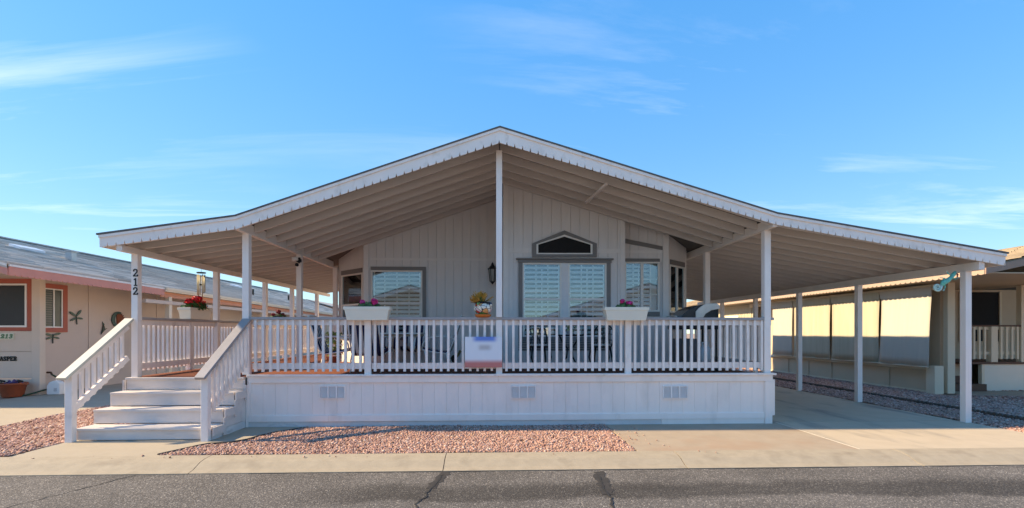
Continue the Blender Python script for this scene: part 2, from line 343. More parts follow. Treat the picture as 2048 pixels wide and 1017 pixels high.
pts = jag(gp(296, 945), gp(-40, 1030), 26, 0.02, 31); ribbon(pts, [random.uniform(0.008, 0.018) for _ in pts], -0.097, 'crack', TAR, road)
pts = [Vector((x, CY0 + 0.012)) for x in np.linspace(-2.9, 7.5, 60)]; ribbon([(p.x, p.y + random.uniform(-.012, .004)) for p in pts], [random.uniform(0.02, 0.06) for _ in pts], -0.0975, 'gutter_gap', TAR, road)
# yard platform
yard = struct(box('yard', -60, 60, CY1 - 0.03, 120, -0.6, -0.022, SOIL))
yard2 = struct(box('yard', -60, 60, -120, -3.9, -0.6, -0.022, mat('pale_gravel_yard', (0.55, 0.40, 0.32), 0.95, 0.2, 30, 0.5, 90)))
# rolled kerb in cast lengths
kerb = thing('kerb', (0, CY0, -0.1), 'tan concrete rolled kerb along the near edge of the asphalt road', 'kerb')
kp = [(CY0, -0.2), (CY0, -0.092), (CY0 + 0.10, -0.075), (CY0 + 0.24, -0.022), (CY0 + 0.34, -0.004), (CY1, 0.004), (CY1, -0.2)]
for i, x0 in enumerate(np.arange(-30.6, 30, 3.0)):
    MB().prism(kp, x0 + 0.005, x0 + 2.995, 'x').build('kerb_length', CONC, kerb)
    MB().prism([(y_, z_ - 0.006) for y_, z_ in kp], x0 - 0.0048, x0 + 0.0048, 'x').build('kerb_joint', TAR, kerb)
kerb2 = thing('kerb', (0, -3.4, -0.1), 'concrete kerb on the far side of the road, behind the camera, opposite the house', 'kerb')
for x0 in np.arange(-30.6, 30, 3.0):
    MB().prism([(CY0 - 3.4 - y, z) for y, z in kp][::-1], x0, x0 + 2.99, 'x').build('kerb_length', CONC, kerb2)
# driveways, pads
dr = struct(MB().box(1.93, 4.955, CY1 + 0.006, 12.0, -0.2, 0.0).build('driveway', CONCT)); 
d2 = struct(box('driveway', 4.975, 8.36, CY1 + 0.006, 8.62, -0.2, 0.0, CONCG))
d3 = struct(box('driveway', 4.975, 8.30, 8.635, 26.0, -0.2, 0.0, CONCG))
MB().box(4.957, 4.973, CY1 + 0.02, 8.6, -0.1, 0.0015).build('joint_strip', mat('joint_filler', (0.6, 0.55, 0.47), 0.9, 0.2, 20), d2)
pad = struct(MB().prism([(-6.12, 6.566), (-4.12, 6.566), (-4.03, 7.2), (-4.03, 8.7), (-6.12, 8.7)], -0.2, 0.002, 'z').build('path', PAD))
cv = [(-4.025, 7.24), (-3.75, 7.33), (-3.62, 7.5), (-3.56, 7.75), (-3.45, 8.0), (-3.28, 8.2), (-3.15, 8.36), (-3.15, 8.7), (-4.025, 8.7)]
pad2 = struct(MB().prism(cv, -0.2, 0.001, 'z').build('path', PAD))
ldr = struct(box('driveway', -11.5, -8.3, CY1 + 0.006, 45, -0.2, 0.0, mat('left_concrete', (0.40, 0.335, 0.255), 0.85, 0.06, 3, 0.15, 160, stain=((0.36, 0.29, 0.22), 1.2, 0.55, 0.8, (1, 0.4, 1)))))
rp_ = struct(MB().prism([(11.75, 12.05), (20, 10.6), (20, 12.6), (12.2, 12.95)], -0.2, 0.002, 'z').build('path', PAD))
# bed edging: thin black pipes
EDG = mat('black_edging', (0.05, 0.048, 0.045), 0.6, 0.2, 10)
e1 = thing('bed_edging', (-3.9, 7.3, 0), 'thin black garden edging curving along the gravel beside the steps', 'edging')
MB().tube([(x + 0.02, y - 0.02, 0.008) for x, y in [(-4.32, 6.62), (-4.10, 7.12)] + cv[:7]], 0.013, 6).build('edging_pipe', EDG, e1)
e2 = thing('bed_edging', (9.5, 12, 0), 'dark scalloped plastic edging running through the pink gravel beside the carport', 'edging')
EDGS = mat('scalloped_edging', (0.12, 0.095, 0.08), 0.8, 0.2, 10)
for i in range(120):
    y = 7.0 + i * 0.105
    rep('scallop', 1, lambda: MB().prism([(-0.05, 0), (0.05, 0), (0.05, 0.05), (0.035, 0.075), (0, 0.088), (-0.035, 0.075), (-0.05, 0.05)], -0.02, 0.02, 'x'), EDGS, (9.50 + 0.012 * math.sin(y), y, -0.02), e2)

# gravel: real stones, one mesh for each bed
def gravel(name, poly, dens, size, label, zbase=-0.018, mounds=0.02, cut=None):
    P = np.array(poly); x0, y0 = P.min(0); x1, y1 = P.max(0); n = int((x1-x0)*(y1-y0)*dens)
    q = np.column_stack([rng.uniform(x0, x1, n), rng.uniform(y0, y1, n)])
    ins = np.zeros(n, bool); k = len(P); j = k - 1
    for i in range(k):
        xi, yi = P[i]; xj, yj = P[j]
        ins ^= ((yi > q[:,1]) != (yj > q[:,1])) & (q[:,0] < (xj-xi)*(q[:,1]-yi)/((yj-yi)+1e-12)+xi); j = i
    q = q[ins]; 
    if cut is not None: q = q[~cut(q)]
    n = len(q)
    base = np.array([(1,0,0),(0,1,0),(-1,0,0),(0,-1,0),(0,0,1),(0,0,-1)], float)
    faces = np.array([(0,1,4),(1,2,4),(2,3,4),(3,0,4),(1,0,5),(2,1,5),(3,2,5),(0,3,5)])
    v = base[None] * (1 + rng.uniform(-0.35, 0.35, (n, 6, 1)))
    v += rng.uniform(-0.22, 0.22, (n, 6, 3))
    s = size * np.clip(rng.lognormal(-0.05, 0.33, n), 0.45, 2.1); v *= s[:, None, None]; v[:, :, 2] *= 0.62
    a = rng.uniform(0, 6.28, n); ca, sa = np.cos(a)[:, None], np.sin(a)[:, None]
    xx = v[:, :, 0]*ca - v[:, :, 1]*sa; yy = v[:, :, 0]*sa + v[:, :, 1]*ca
    tl = rng.uniform(-0.6, 0.6, n)[:, None]; zz = v[:, :, 2] + yy * np.sin(tl) * 0.7
    hz = zbase + mounds * (0.5 + 0.5*np.sin(q[:,0]*2.1 + 0.7*np.sin(q[:,1]*1.7)) * np.sin(q[:,1]*2.7)) + rng.uniform(0, 0.016, n)
    V = np.stack([xx + q[:,0:1], yy + q[:,1:2], zz + hz[:, None]], -1).reshape(-1, 3)
    Fc = (faces[None] + (np.arange(n)*6)[:, None, None]).reshape(-1, 3)
    me = bpy.data.meshes.new(name); me.vertices.add(len(V)); me.vertices.foreach_set('co', V.ravel())
    me.loops.add(len(Fc)*3); me.loops.foreach_set('vertex_index', Fc.ravel()); me.polygons.add(len(Fc)); me.polygons.foreach_set('loop_start', np.arange(len(Fc))*3)
    me.update(calc_edges=True); me.materials.append(GRAVEL)
    o = bpy.data.objects.new(name, me); COL.objects.link(o); return tag(o, label, 'gravel', kind='stuff')
gravel('gravel', [(-4.30, 6.58), (1.91, 6.58), (1.91, 8.47), (-3.13, 8.47), (-3.13, 8.36), (-3.26, 8.2), (-3.43, 8.0), (-3.54, 7.75), (-3.6, 7.5), (-3.73, 7.31), (-4.02, 7.21), (-4.10, 7.1)], 4200, 0.0150, 'pink crushed gravel bed in front of the white deck skirt', mounds=0.018)
gravel('gravel', [(-5.9, 6.40), (3.2, 6.40), (3.2, 6.60), (-5.9, 6.60)], 22, 0.010, 'stray gravel chips scattered on the kerb', zbase=-0.004, mounds=0.0)
gravel('gravel', [(1.95, 6.7), (2.5, 6.7), (2.4, 8.4), (1.95, 8.4)], 40, 0.013, 'stray gravel chips on the driveway beside the gravel bed', zbase=0.0, mounds=0.0)
gravel('gravel', [(-8.28, 6.58), (-6.14, 6.58), (-6.14, 19), (-8.28, 19)], 2000, 0.020, 'pink gravel strip between the stairs and the left driveway', mounds=0.025)
gravel('gravel', [(8.38, 6.58), (11.32, 6.58), (11.32, 24), (8.33, 24)], 1500, 0.022, 'pink gravel strip between the carport slab and the tan house', mounds=0.02, cut=lambda q: np.abs(q[:,0]-9.5) < 0.03)
gravel('gravel', [(11.4, 6.58), (19, 6.58), (19, 10.6), (11.7, 12.0), (11.4, 12.0)], 700, 0.026, 'pink gravel yard at the right edge in front of the concrete path', mounds=0.018)
gravel('gravel', [(12.3, 12.97), (17, 12.7), (17, 13.4), (12.3, 13.4)], 600, 0.026, 'pink gravel patch against the cream porch skirt at the right edge', mounds=0.02)

# ================================================================== PORCH DECK
YF = 8.5                         # plane of the deck front
DZ = 0.835                       # deck floor
deck = thing('porch_deck', (0.4, YF, 0), 'raised porch deck with white panelled skirt and reddish brown carpet floor', 'deck')
MB().prism([(-6.0, YF + 0.05), (4.80, YF + 0.05), (4.80, 12.9), (-3.9, 12.9), (-3.9, 18.0), (-6.0, 18.0)], 0.70, DZ, 'z').build('floor', CARPET, deck)
X0, X1 = -4.06, 4.84
# skirt planks 0.2 m wide over a backing board
MB().box(X0 + 0.01, X1 - 0.01, YF + 0.02, YF + 0.04, 0.0, 0.82).build('skirt_backing', SKIRT, deck)
xs = np.arange(X0 + 0.03, X1 - 0.1, 0.203)
for x in xs:
    repbox('skirt_plank', 0.2005, 0.02, 0.62, SKIRT, (x + 0.1015, YF + 0.011, 0.45), deck)
for a, b_ in ((X0, -2.74), (-2.738, -0.45), (-0.448, 2.16), (2.162, X1 - 0.13)):
    box('skirt_board', a, b_, YF - 0.022, YF + 0.006, 0.085, 0.188, SKIRT, deck, 0.003)
for a, b_ in ((X0, -2.70), (-2.698, 0.10), (0.102, X1 + 0.01)):
    box('rim_board', a, b_, YF - 0.026, YF + 0.004, 0.735, 0.838, SKIRT, deck, 0.003)
box('rim_cap', X0 - 0.02, 0.04, YF - 0.05, YF + 0.06, 0.84, 0.872, WHITE, deck, 0.003)
box('rim_cap', 0.042, X1 + 0.06, YF - 0.055, YF + 0.06, 0.84, 0.875, WHITE, deck, 0.003)
box('base_board', X0, 2.9, YF - 0.004, YF + 0.03, -0.02, 0.083, mat('weathered_board', (0.66, 0.64, 0.63), 0.7, 0.1, 3, stain=((0.45, 0.42, 0.40), 3, 0.58, 0.8, (1, 1, 3))), deck)
box('base_board', 2.904, X1 - 0.13, YF - 0.010, YF + 0.03, -0.02, 0.083, SKIRT, deck)
box('corner_board', X1 - 0.125, X1 + 0.0, YF - 0.03, YF + 0.03, -0.01, 0.733, SKIRT, deck, 0.003)
box('corner_board', X0 - 0.005, X0 + 0.05, YF - 0.014, YF + 0.03, 0.19, 0.733, SKIRT, deck)
box('corner_board', -4.092, -4.062, YF - 0.03, YF + 0.03, 0.0, 0.835, SKIRT, deck)
box('side_skirt', X1 - 0.03, X1 + 0.0, YF + 0.035, 12.0, -0.01, 0.835, SKIRT, deck)
box('side_skirt', -6.03, -6.0, YF + 0.1, 18.0, -0.01, 0.82, SKIRT, deck)
box('left_front_skirt', -6.0, -4.08, YF + 0.01, YF + 0.04, 0.0, 0.82, SKIRT, deck)
VSL = mat('vent_plastic', (0.88, 0.84, 0.82), 0.5, 0.02, 4)
VDK = mat('vent_hollow', (0.68, 0.63, 0.61), 0.9)
for pxa, pxb in ((640, 690), (1022, 1071), (1326, 1375)):
    a = aty(pxa, 772, YF - 0.01); b_ = aty(pxb, 797, YF - 0.01); xa, xb, za, zb = a.x, b_.x, b_.z, a.z
    v = MB(); yv = YF - 0.03
    v.box(xa, xb, yv, YF + 0.002, za, za + 0.014).box(xa, xb, yv, YF + 0.002, zb - 0.014, zb)
    wv = (xb - xa); 
    for k in range(4):
        xc = xa + wv * k / 3; v.box(max(xa, xc - 0.009), min(xb, xc + 0.009), yv - 0.002, YF + 0.002, za + 0.0145, zb - 0.0145)
    vo = v.build('vent', VSL, deck)
    box('vent_hollow', xa + 0.004, xb - 0.004, YF - 0.0015, YF + 0.0015, za + 0.005, zb - 0.005, VDK, vo)
    ns = 9
    for i in range(ns):
        z = za + 0.018 + (zb - za - 0.036) * (i + 0.5) / ns
        for k in range(3):
            xa2 = xa + wv * k / 3 + 0.011; xb2 = xa + wv * (k + 1) / 3 - 0.011
            rep('vent_slat', (round(xb2 - xa2, 3),), lambda: MB().bar((-(xb2-xa2)/2, 0, 0), ((xb2-xa2)/2, 0, 0), 0.018, 0.005, up=(0, -0.55, 0.83)), VSL, ((xa2+xb2)/2, YF - 0.014, z), vo)

# ---------------------------------------------------------------- stairs
stairs = thing('porch_stairs', (-5.1, 7.5, 0), 'four white painted wooden steps leading up to the left end of the porch', 'stairs')
SX0, SX1 = -6.03, -4.13
SZ = [0.185, 0.405, 0.625, 0.832]; SY = [7.50, 7.83, 8.16, 8.49]
for i in range(4):
    y = SY[i]; z = SZ[i]; zb = SZ[i-1] if i else 0.0
    yb = SY[i+1] if i < 3 else 8.6
    box('riser', SX0, SX1, y, y + 0.03, zb + 0.012, z - 0.036, STEP, stairs, 0.002)
    box('tread', SX0 - 0.01, SX1 + 0.0, y - 0.025, y + 0.125, z - 0.034, z, STEP, stairs, 0.004)
    box('tread', SX0 - 0.01, SX1 + 0.0, y + 0.131, yb + (0.03 if i < 3 else 0.1), z - 0.034, z - 0.001, STEP, stairs, 0.004)
# stepped side panel and its trims
poly = [(7.55, 0.10), (7.55, SZ[0] - 0.04)]
for i in range(4):
    poly += [(SY[i] + 0.02, SZ[i] - 0.04)]
    if i < 3: poly += [(SY[i+1] + 0.02, SZ[i] - 0.04)]
poly = [(7.52, 0.12), (7.52, 0.145), (7.85, 0.145), (7.85, 0.365), (8.18, 0.365), (8.18, 0.585), (8.49, 0.585), (8.49, 0.795), (8.47, 0.12)]
poly = [(7.52, 0.12), (7.52, 0.145), (7.85, 0.145), (7.85, 0.365), (8.18, 0.365), (8.18, 0.585), (8.44, 0.585), (8.44, 0.79), (8.492, 0.79), (8.492, 0.12)]
MB().prism(poly, SX1 + 0.004, SX1 + 0.034, 'x').build('side_panel', STEP, stairs)
MB().prism(poly, SX0 - 0.034, SX0 - 0.012, 'x').build('side_panel', STEP, stairs)
for i in range(4):
    y = SY[i]
    box('side_trim', SX1 + 0.036, SX1 + 0.058, y - 0.03, min(y + 0.26, 8.46), SZ[i] - 0.125, SZ[i] - 0.002, STEP, stairs, 0.003)
    if i < 3: box('side_trim', SX1 + 0.036, SX1 + 0.055, y + 0.262, y + 0.335, SZ[i] - 0.17, SZ[i+1] - 0.128, STEP, stairs, 0.003)
box('base_board', SX1 + 0.002, SX1 + 0.03, 7.50, 8.48, -0.02, 0.115, mat('weathered_board', (0,0,0)), stairs)

# ---------------------------------------------------------------- railings
RT = 1.835                       # top of rail cap
def level_rail(name, label, axis, a, b_, fixed, newels, out, group='porch railings', wid=0.145):
    """axis 'x' or 'y': rail runs from a to b_ along the axis; out = which way the balusters stand proud"""
    loc = ((a+b_)/2, fixed, DZ) if axis == 'x' else (fixed, (a+b_)/2, DZ)
    t = thing(name, loc, label, 'railing', group)
    def bx(nm, u0, u1, w0, w1, z0, z1, m, bv=0.0):
        lo, hi = min(w0, w1), max(w0, w1)
        return box(nm, u0, u1, lo, hi, z0, z1, m, t, bv) if axis == 'x' else box(nm, lo, hi, u0, u1, z0, z1, m, t, bv)
    bx('cap_rail', a - 0.02, b_ + 0.02, fixed - wid/2, fixed + wid/2, RT - 0.045, RT, CAP, 0.004)
    stops = [a] + [n for n in newels] + [b_]
    for i in range(len(stops) - 1):
        u0 = stops[i] + (0.06 if i > 0 else 0.0); u1 = stops[i+1] - (0.06 if i < len(stops) - 2 else 0.0)
        bx('top_rail', u0, u1, fixed - 0.019, fixed + 0.019, RT - 0.135, RT - 0.047, WHITE)
        bx('bottom_rail', u0, u1, fixed - 0.019, fixed + 0.019, DZ + 0.125, DZ + 0.225, WHITE)
        nb = max(2, int(round((u1 - u0) / 0.121))); 
        for k in range(nb):
            u = u0 + (u1 - u0) * (k + 0.5) / nb + random.uniform(-0.003, 0.003)
            w_ = fixed + out * (0.019 + 0.0205)
            zlo = DZ + 0.085 + random.uniform(-0.006, 0.006)
            lc = (u, w_, (zlo + RT - 0.047)/2) if axis == 'x' else (w_, u, (zlo + RT - 0.047)/2)
            o = repbox('baluster', 0.04, 0.04, RT - 0.047 - DZ - 0.085, WHITE, lc, t, (0, random.uniform(-0.004, 0.004), 0) if axis == 'x' else (random.uniform(-0.004, 0.004), 0, 0))
    for n in newels:
        bx('newel_post', n - 0.052, n + 0.052, fixed - 0.045 + out*0.02, fixed + 0.045 + out*0.02, DZ + 0.01, RT - 0.047, WHITE, 0.004)
    return t
YR = YF + 0.06
level_rail('porch_railing', 'long white railing with grey cap across the front of the porch', 'x', -4.02, 4.86, YR, [-2.10, 0.112, 2.33], -1)
level_rail('porch_railing', 'white railing receding along the left side of the porch past the posts', 'y', 8.66, 17.6, -5.95, [10.1, 12.3, 14.6], -1)
level_rail('porch_railing', 'white railing on the right side of the porch behind the grill', 'y', 8.66, 11.7, 4.76, [], 1)
def stair_rail(label, x, side, capm, ytop, xt):
    t = thing('stair_railing', (x, 7.45, 0), label, 'railing', 'railings either side of the steps')
    y0, y1 = 7.43, ytop; zc0, zc1 = 1.035, 1.795
    sl_ = (zc1 - zc0) / (y1 - y0)
    box('newel_post', x - 0.05, x + 0.05, y0 - 0.045, y0 + 0.045, 0.0, zc0 - 0.02, WHITE, t, 0.004)
    p = Vector((x, y0 - 0.16, zc0 - 0.16*sl_)); q = Vector((xt, y1, zc1)); d = (q - p)
    MB().bar(p, q, 0.145, 0.04).build('cap_rail', capm, t, bevel=0.004)
    p2 = Vector((x, y0 + 0.05, zc0 + 0.05*sl_ - 0.085)); q2 = Vector((xt, y1 - 0.05, zc1 - 0.05*sl_ - 0.085))
    MB().bar(p2, q2, 0.038, 0.085).build('top_rail', WHITE, t)
    lo = 0.60
    p3 = Vector((x, y0 + 0.05, zc0 + 0.05*sl_ - lo)); q3 = Vector((xt, y1 - 0.05, zc1 - 0.05*sl_ - lo))
    MB().bar(p3, q3, 0.038, 0.085).build('bottom_rail', WHITE, t)
    n = 9
    for k in range(n):
        f = (k + 0.55) / n; y = y0 + 0.06 + (y1 - y0 - 0.12) * f; xx = x + (xt - x) * f; z = zc0 + (y - y0) * sl_
        xo = xx - side * 0.041
        MB().prism([(y - 0.02, z - lo - 0.12), (y + 0.02, z - lo - 0.10), (y + 0.02, z - 0.05), (y - 0.02, z - 0.075)], xo - 0.02, xo + 0.02, 'x').build('baluster', WHITE, t)
    return t
stair_rail('white stair railing on the left of the steps with a sunlit pale cap', -6.06, 1, LCAP, 8.50, -5.99)
stair_rail('white stair railing on the right of the steps with a grey cap', -4.16, -1, CAP, 8.50, -4.09)

# ================================================================== PORCH ROOF
YA = 8.15                        # plane of the fascia
RP = [(-6.21, 3.145), (-4.10, 3.457), (0.12, 4.94), (4.73, 3.58), (8.70, 2.94)]
def roof_z(x):
    for (xa, za), (xb, zb) in zip(RP, RP[1:]):
        if x <= xb: return za + (zb - za) * (x - xa) / (xb - xa)
    return RP[-1][1]
proof = thing('porch_roof', (0.12, YA, 0), 'broad gabled porch and carport roof with white scalloped fascia on slim posts', 'porch roof')
YB = [18.6, 24.0, 24.0, 20.0]    # how far back each plane of the roof runs
segs = list(zip(RP, RP[1:]))
for i, ((xa, za), (xb, zb)) in enumerate(segs):
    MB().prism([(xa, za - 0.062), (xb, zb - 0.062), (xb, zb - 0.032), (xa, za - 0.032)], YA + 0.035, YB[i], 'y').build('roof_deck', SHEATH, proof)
    xo = 0.03 if i == 3 else 0; xi = 0.03 if i == 0 else 0
    MB().prism([(xa - xi, za - 0.030), (xb + xo, zb - 0.030), (xb + xo, zb - 0.004), (xa - xi, za - 0.004)], YA - 0.03, YB[i] + 0.02, 'y').build('roof_covering', SHING, proof)
# fascia boards with notched lower edge, and a narrow lip above
bot = [(-6.16, 2.925), (-4.10, 3.226), (0.12, 4.668), (4.73, 3.372), (8.69, 2.712)]
for i, ((xa, za), (xb, zb)) in enumerate(segs):
    (ba, bza), (bb, bzb) = bot[i], bot[i+1]
    if i == 0: ba = -6.205
    pts = []; n = int(round((bb - ba) / 0.128))
    for k in range(n):
        x = ba + (bb - ba) * k / n; z = bza + (bzb - bza) * k / n
        x2 = ba + (bb - ba) * (k + 1) / n; z2 = bza + (bzb - bza) * (k + 1) / n
        xm = x + (x2 - x) * 0.80; zm = z + (z2 - z) * 0.80
        xm2 = x + (x2 - x) * 0.90; zm2 = z + (z2 - z) * 0.90
        pts += [(x, z), (xm, zm), (xm2, zm2 + 0.062)]
    pts.append((bb, bzb))
    top = [(xb, zb - 0.034), (xa, za - 0.034)]
    f = MB().prism(pts + top, YA, YA + 0.022, 'y').build('fascia', WHITE, proof)
    MB().prism([(xa, za - 0.075), (xb, zb - 0.075), (xb, zb - 0.032), (xa, za - 0.032)], YA - 0.022, YA - 0.001, 'y').build('fascia_lip', WHITE, f)
MB().prism([(YA + 0.03, 2.93), (19.0, 2.93), (19.0, 3.10), (YA + 0.03, 3.10)], -6.215, -6.195, 'x').build('side_fascia', WHITE, proof)
MB().prism([(YA + 0.03, 2.72), (20.0, 2.72), (20.0, 2.90), (YA + 0.03, 2.90)], 8.69, 8.712, 'x').build('side_fascia', WHITE, proof)
# joists 16 inches apart
JD, JW = 0.14, 0.05
def joists(i, xa, xb, y0, y1):
    k = 0; y = y0
    while y < y1:
        za, zb = roof_z(xa) - 0.064, roof_z(xb) - 0.064
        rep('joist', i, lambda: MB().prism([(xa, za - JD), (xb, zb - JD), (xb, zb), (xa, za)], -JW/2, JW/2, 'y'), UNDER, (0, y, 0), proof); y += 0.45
joists(0, -6.15, -4.15, YA + 0.10, 18.3)
joists(1, -4.05, 0.11, YA + 0.10, 12.0)
joists(2, 0.13, 4.68, YA + 0.10, 10.9)
joists(3, 4.78, 8.66, YA + 0.10, 19.8)
def beam(x, y0, y1, z0, z1, wd=0.10, m=BEAM): return box('beam', x - wd/2, x + wd/2, y0, y1, z0, z1, m, proof, 0.004)
beam(-5.935, YA + 0.04, 18.4, 2.875, roof_z(-5.935) - 0.216, 0.09)
beam(8.32, YA + 0.04, 19.9, 2.645, roof_z(8.32) - 0.216)
beam(-4.10, YA + 0.04, 12.95, 3.222, 3.385, 0.085)
beam(4.73, YA + 0.04, 12.0, 3.345, 3.50, 0.085)
POSTW = mat('post_paint', (0.87, 0.79, 0.745), 0.5, 0.05, 2.5, 0.06, 50)
def post(x, y, z0, z1, wd): return repbox('post', wd, wd, round(z1 - z0, 3), POSTW, (x, y, (z0 + z1)/2), proof)
post(-4.11, 8.54, 0.874, 3.222, 0.105); post(0.112, 8.51, RT + 0.001, 4.66, 0.10); post(4.765, 8.54, 0.877, 3.345, 0.11)
post(-4.08, 10.75, DZ, 3.222, 0.10); post(4.74, 10.9, DZ, 3.345, 0.11); post(-4.0, 12.9, DZ, 3.222, 0.10)
for y in (8.58, 11.0, 13.3, 15.05, 17.15): post(-5.935, y, DZ if y > 8.6 else 0.833, 2.875, 0.10)
for y in (8.47, 11.05, 13.25, 15.5, 17.8): post(8.31, y, 0.0, 2.645, 0.108)
a = aty(1213, 368, 8.60); b_ = aty(1172, 416, 9.95)
MB().bar((a.x, 8.60, roof_z(a.x) - 0.24), (b_.x, 10.0, roof_z(b_.x) - 0.24), 0.04, 0.045).build('brace', BEAM, proof)
# ================================================================== HOUSE
home = thing('manufactured_home', (0.4, 12.0, 0), 'grey panelled manufactured home with bay windows behind the porch', 'house')
YL, YC, YRR = 12.0, 10.65, 10.95
XC0, XC1 = 0.245, 2.83           # projecting middle section
def ztop(x): return roof_z(x) - 0.07
SEAM = 3.33
def siding(xa, xb, y, holes, seam=SEAM, zb=DZ, wd=0.203, top=ztop):
    x = xa
    while x < xb - 0.02:
        x2 = min(x + wd, xb); iv = [(zb, seam - 0.012), (seam + 0.012, None)]
        for (hx0, hx1, hz0, hz1) in holes:
            if x2 > hx0 + 0.01 and x < hx1 - 0.01:
                o = []
                for (p, q) in iv:
                    qq = 99 if q is None else q
                    if hz1 <= p or hz0 >= qq: o.append((p, q)); continue
                    if hz0 > p: o.append((p, hz0))
                    if hz1 < qq: o.append((hz1, q))
                iv = o
        for (p, q) in iv:
            t0, t1 = (min(q, top(x)) if q else top(x)), (min(q, top(x2)) if q else top(x2))
            if min(t0, t1) - p < 0.03: continue
            MB().prism([(x + 0.004, p), (x2 - 0.004, p), (x2 - 0.004, t1), (x + 0.004, t0)], y, y + 0.018, 'y').build('siding_plank', SIDING, home)
        x = x2
def window(name, quad, y, mids=None, cols=0, rows=0, slats=None, glass=GLASS, lower_dark=False, split=None, origin=None, ang=0.0, depth=0.07, drape=None):
    """window unit in the plane y, or turned by ang about origin; quad=(x0,x1,z0,z1) along the wall"""
    x0, x1, z0, z1 = quad
    t = bpy.data.objects.new(name, None); COL.objects.link(t); t.parent = home
    o = Vector(origin) if origin is not None else Vector((0, y, 0))
    t.location = o - home.location; t.rotation_euler = (0, 0, ang)
    fw = 0.035
    f = MB(); f.box(x0, x1, -0.012, depth, z0, z0 + fw).box(x0, x1, -0.012, depth, z1 - fw, z1).box(x0, x0 + fw, -0.012, depth, z0 + fw, z1 - fw).box(x1 - fw, x1, -0.012, depth, z0 + fw, z1 - fw)
    if split: f.box(split - 0.03, split + 0.03, -0.012, depth, z0 + fw, z1 - fw)
    if mids: f.box(x0 + fw, x1 - fw, -0.008, depth - 0.005, mids - 0.02, mids + 0.025)
    f.build('frame', VINYL, t, local=True)
    MB().box(x0 + fw, x1 - fw, 0.012, 0.016, z0 + fw, z1 - fw).build('pane', glass, t, local=True)
    MB().box(x0 + 0.01, x1 - 0.01, 0.30, 0.31, z0, z1).box(x0, x0 + 0.01, depth, 0.31, z0, z1).box(x1 - 0.01, x1, depth, 0.31, z0, z1).box(x0, x1, depth, 0.31, z1 - 0.01, z1).box(x0, x1, depth, 0.31, z0, z0 + 0.01).build('room', ROOM, t, local=True)
    if cols or rows:
        g = MB(); bays = [(x0 + fw, x1 - fw)] if not split else [(x0 + fw, split - 0.03), (split + 0.03, x1 - fw)]
        for (p, q) in bays:
            for c in range(1, cols): xx = p + (q - p) * c / cols; g.box(xx - 0.009, xx + 0.009, 0.020, 0.028, z0 + fw, z1 - fw)
            for r_ in range(1, rows): zz = z0 + fw + (z1 - z0 - 2*fw) * r_ / rows; g.box(p, q, 0.0205, 0.0275, zz - 0.009, zz + 0.009)
        g.build('muntin', VINYL, t, local=True)
    if slats:
        p, q, n = slats
        for k in range(n):
            zz = z0 + fw + 0.01 + (z1 - z0 - 2*fw - 0.02) * (k + 0.5) / n
            ob = rep('slat', (name, round(q - p, 3), n), lambda: MB().bar((p, 0, 0), (q, 0, 0), 0.085, 0.012, up=(0, -0.66, 0.75)), SLAT, home.location, home); ob.parent = t; ob.location = (0, 0.085, zz)
        s2 = MB().box(p - 0.03, p, 0.055, 0.085, z0 + fw, z1 - fw).box(q, q + 0.03, 0.055, 0.085, z0 + fw, z1 - fw).box((p+q)/2 - 0.008, (p+q)/2 + 0.008, 0.03, 0.036, z0 + fw + 0.05, z1 - fw - 0.05)
        s2.build('shutter_stile', SLAT, t, local=True)
    if drape:
        m_ = MB(); n = 14
        for k in range(n):
            a0 = drape[0] + (drape[1] - drape[0]) * k / n; a1 = drape[0] + (drape[1] - drape[0]) * (k + 1) / n; d_ = 0.012 * (k % 2)
            m_.box(a0, a1, 0.10 + d_, 0.115 + d_, z0 + fw, z1 - fw)
        m_.build('curtain', mat('curtain', (0.55, 0.62, 0.60), 0.9, 0.05, 5), t, local=True)
    return t
def wq(pxa, pya, pxb, pyb, Y): a = aty(pxa, pya, Y); b_ = aty(pxb, pyb, Y); return (a.x, b_.x, b_.z, a.z)
qL = wq(742, 541, 845, 673, YL)
qC1 = wq(1045, 526, 1123, 674, YC); qC2 = wq(1136, 526, 1213, 674, YC)
qR = wq(1249, 524, 1319, 624, YRR)
XLB = aty(736, 600, YL).x        # where the left bay turns
XRB = aty(1334, 600, YRR).x
qA = wq(1072, 470, 1186, 514, YC)
siding(XLB, XC0, YL, [(qL[0], qL[1], qL[2], qL[3])])
siding(XC0, XC1, YC, [(qC1[0], qC2[1], qC1[2], qC1[3])])
siding(XC1, XRB, YRR, [(qR[0], qR[1], qR[2], qR[3])], seam=3.36)
# backing sheet behind the planks, with room for the windows
def backing(xa, xb, y, holes):
    cuts = sorted(set([xa, xb] + [h[0] for h in holes] + [h[1] for h in holes]))
    m_ = MB()
    for p, q in zip(cuts, cuts[1:]):
        zs = [DZ]; hh = sorted([h for h in holes if h[0] <= p + 1e-6 and h[1] >= q - 1e-6], key=lambda h: h[2]); lo = DZ
        for h in hh:
            m_.prism([(p, lo), (q, lo), (q, h[2]), (p, h[2])], y + 0.019, y + 0.05, 'y'); lo = h[3]
        m_.prism([(p, lo), (q, lo), (q, ztop(q)), (p, ztop(p))], y + 0.019, y + 0.05, 'y')
    return m_.build('wall', SIDING, home)
backing(XLB, XC0, YL, [qL]); backing(XC0, XC1, YC, [(qC1[0], qC2[1], qC1[2], qC1[3])]); backing(XC1, XRB, YRR, [qR])
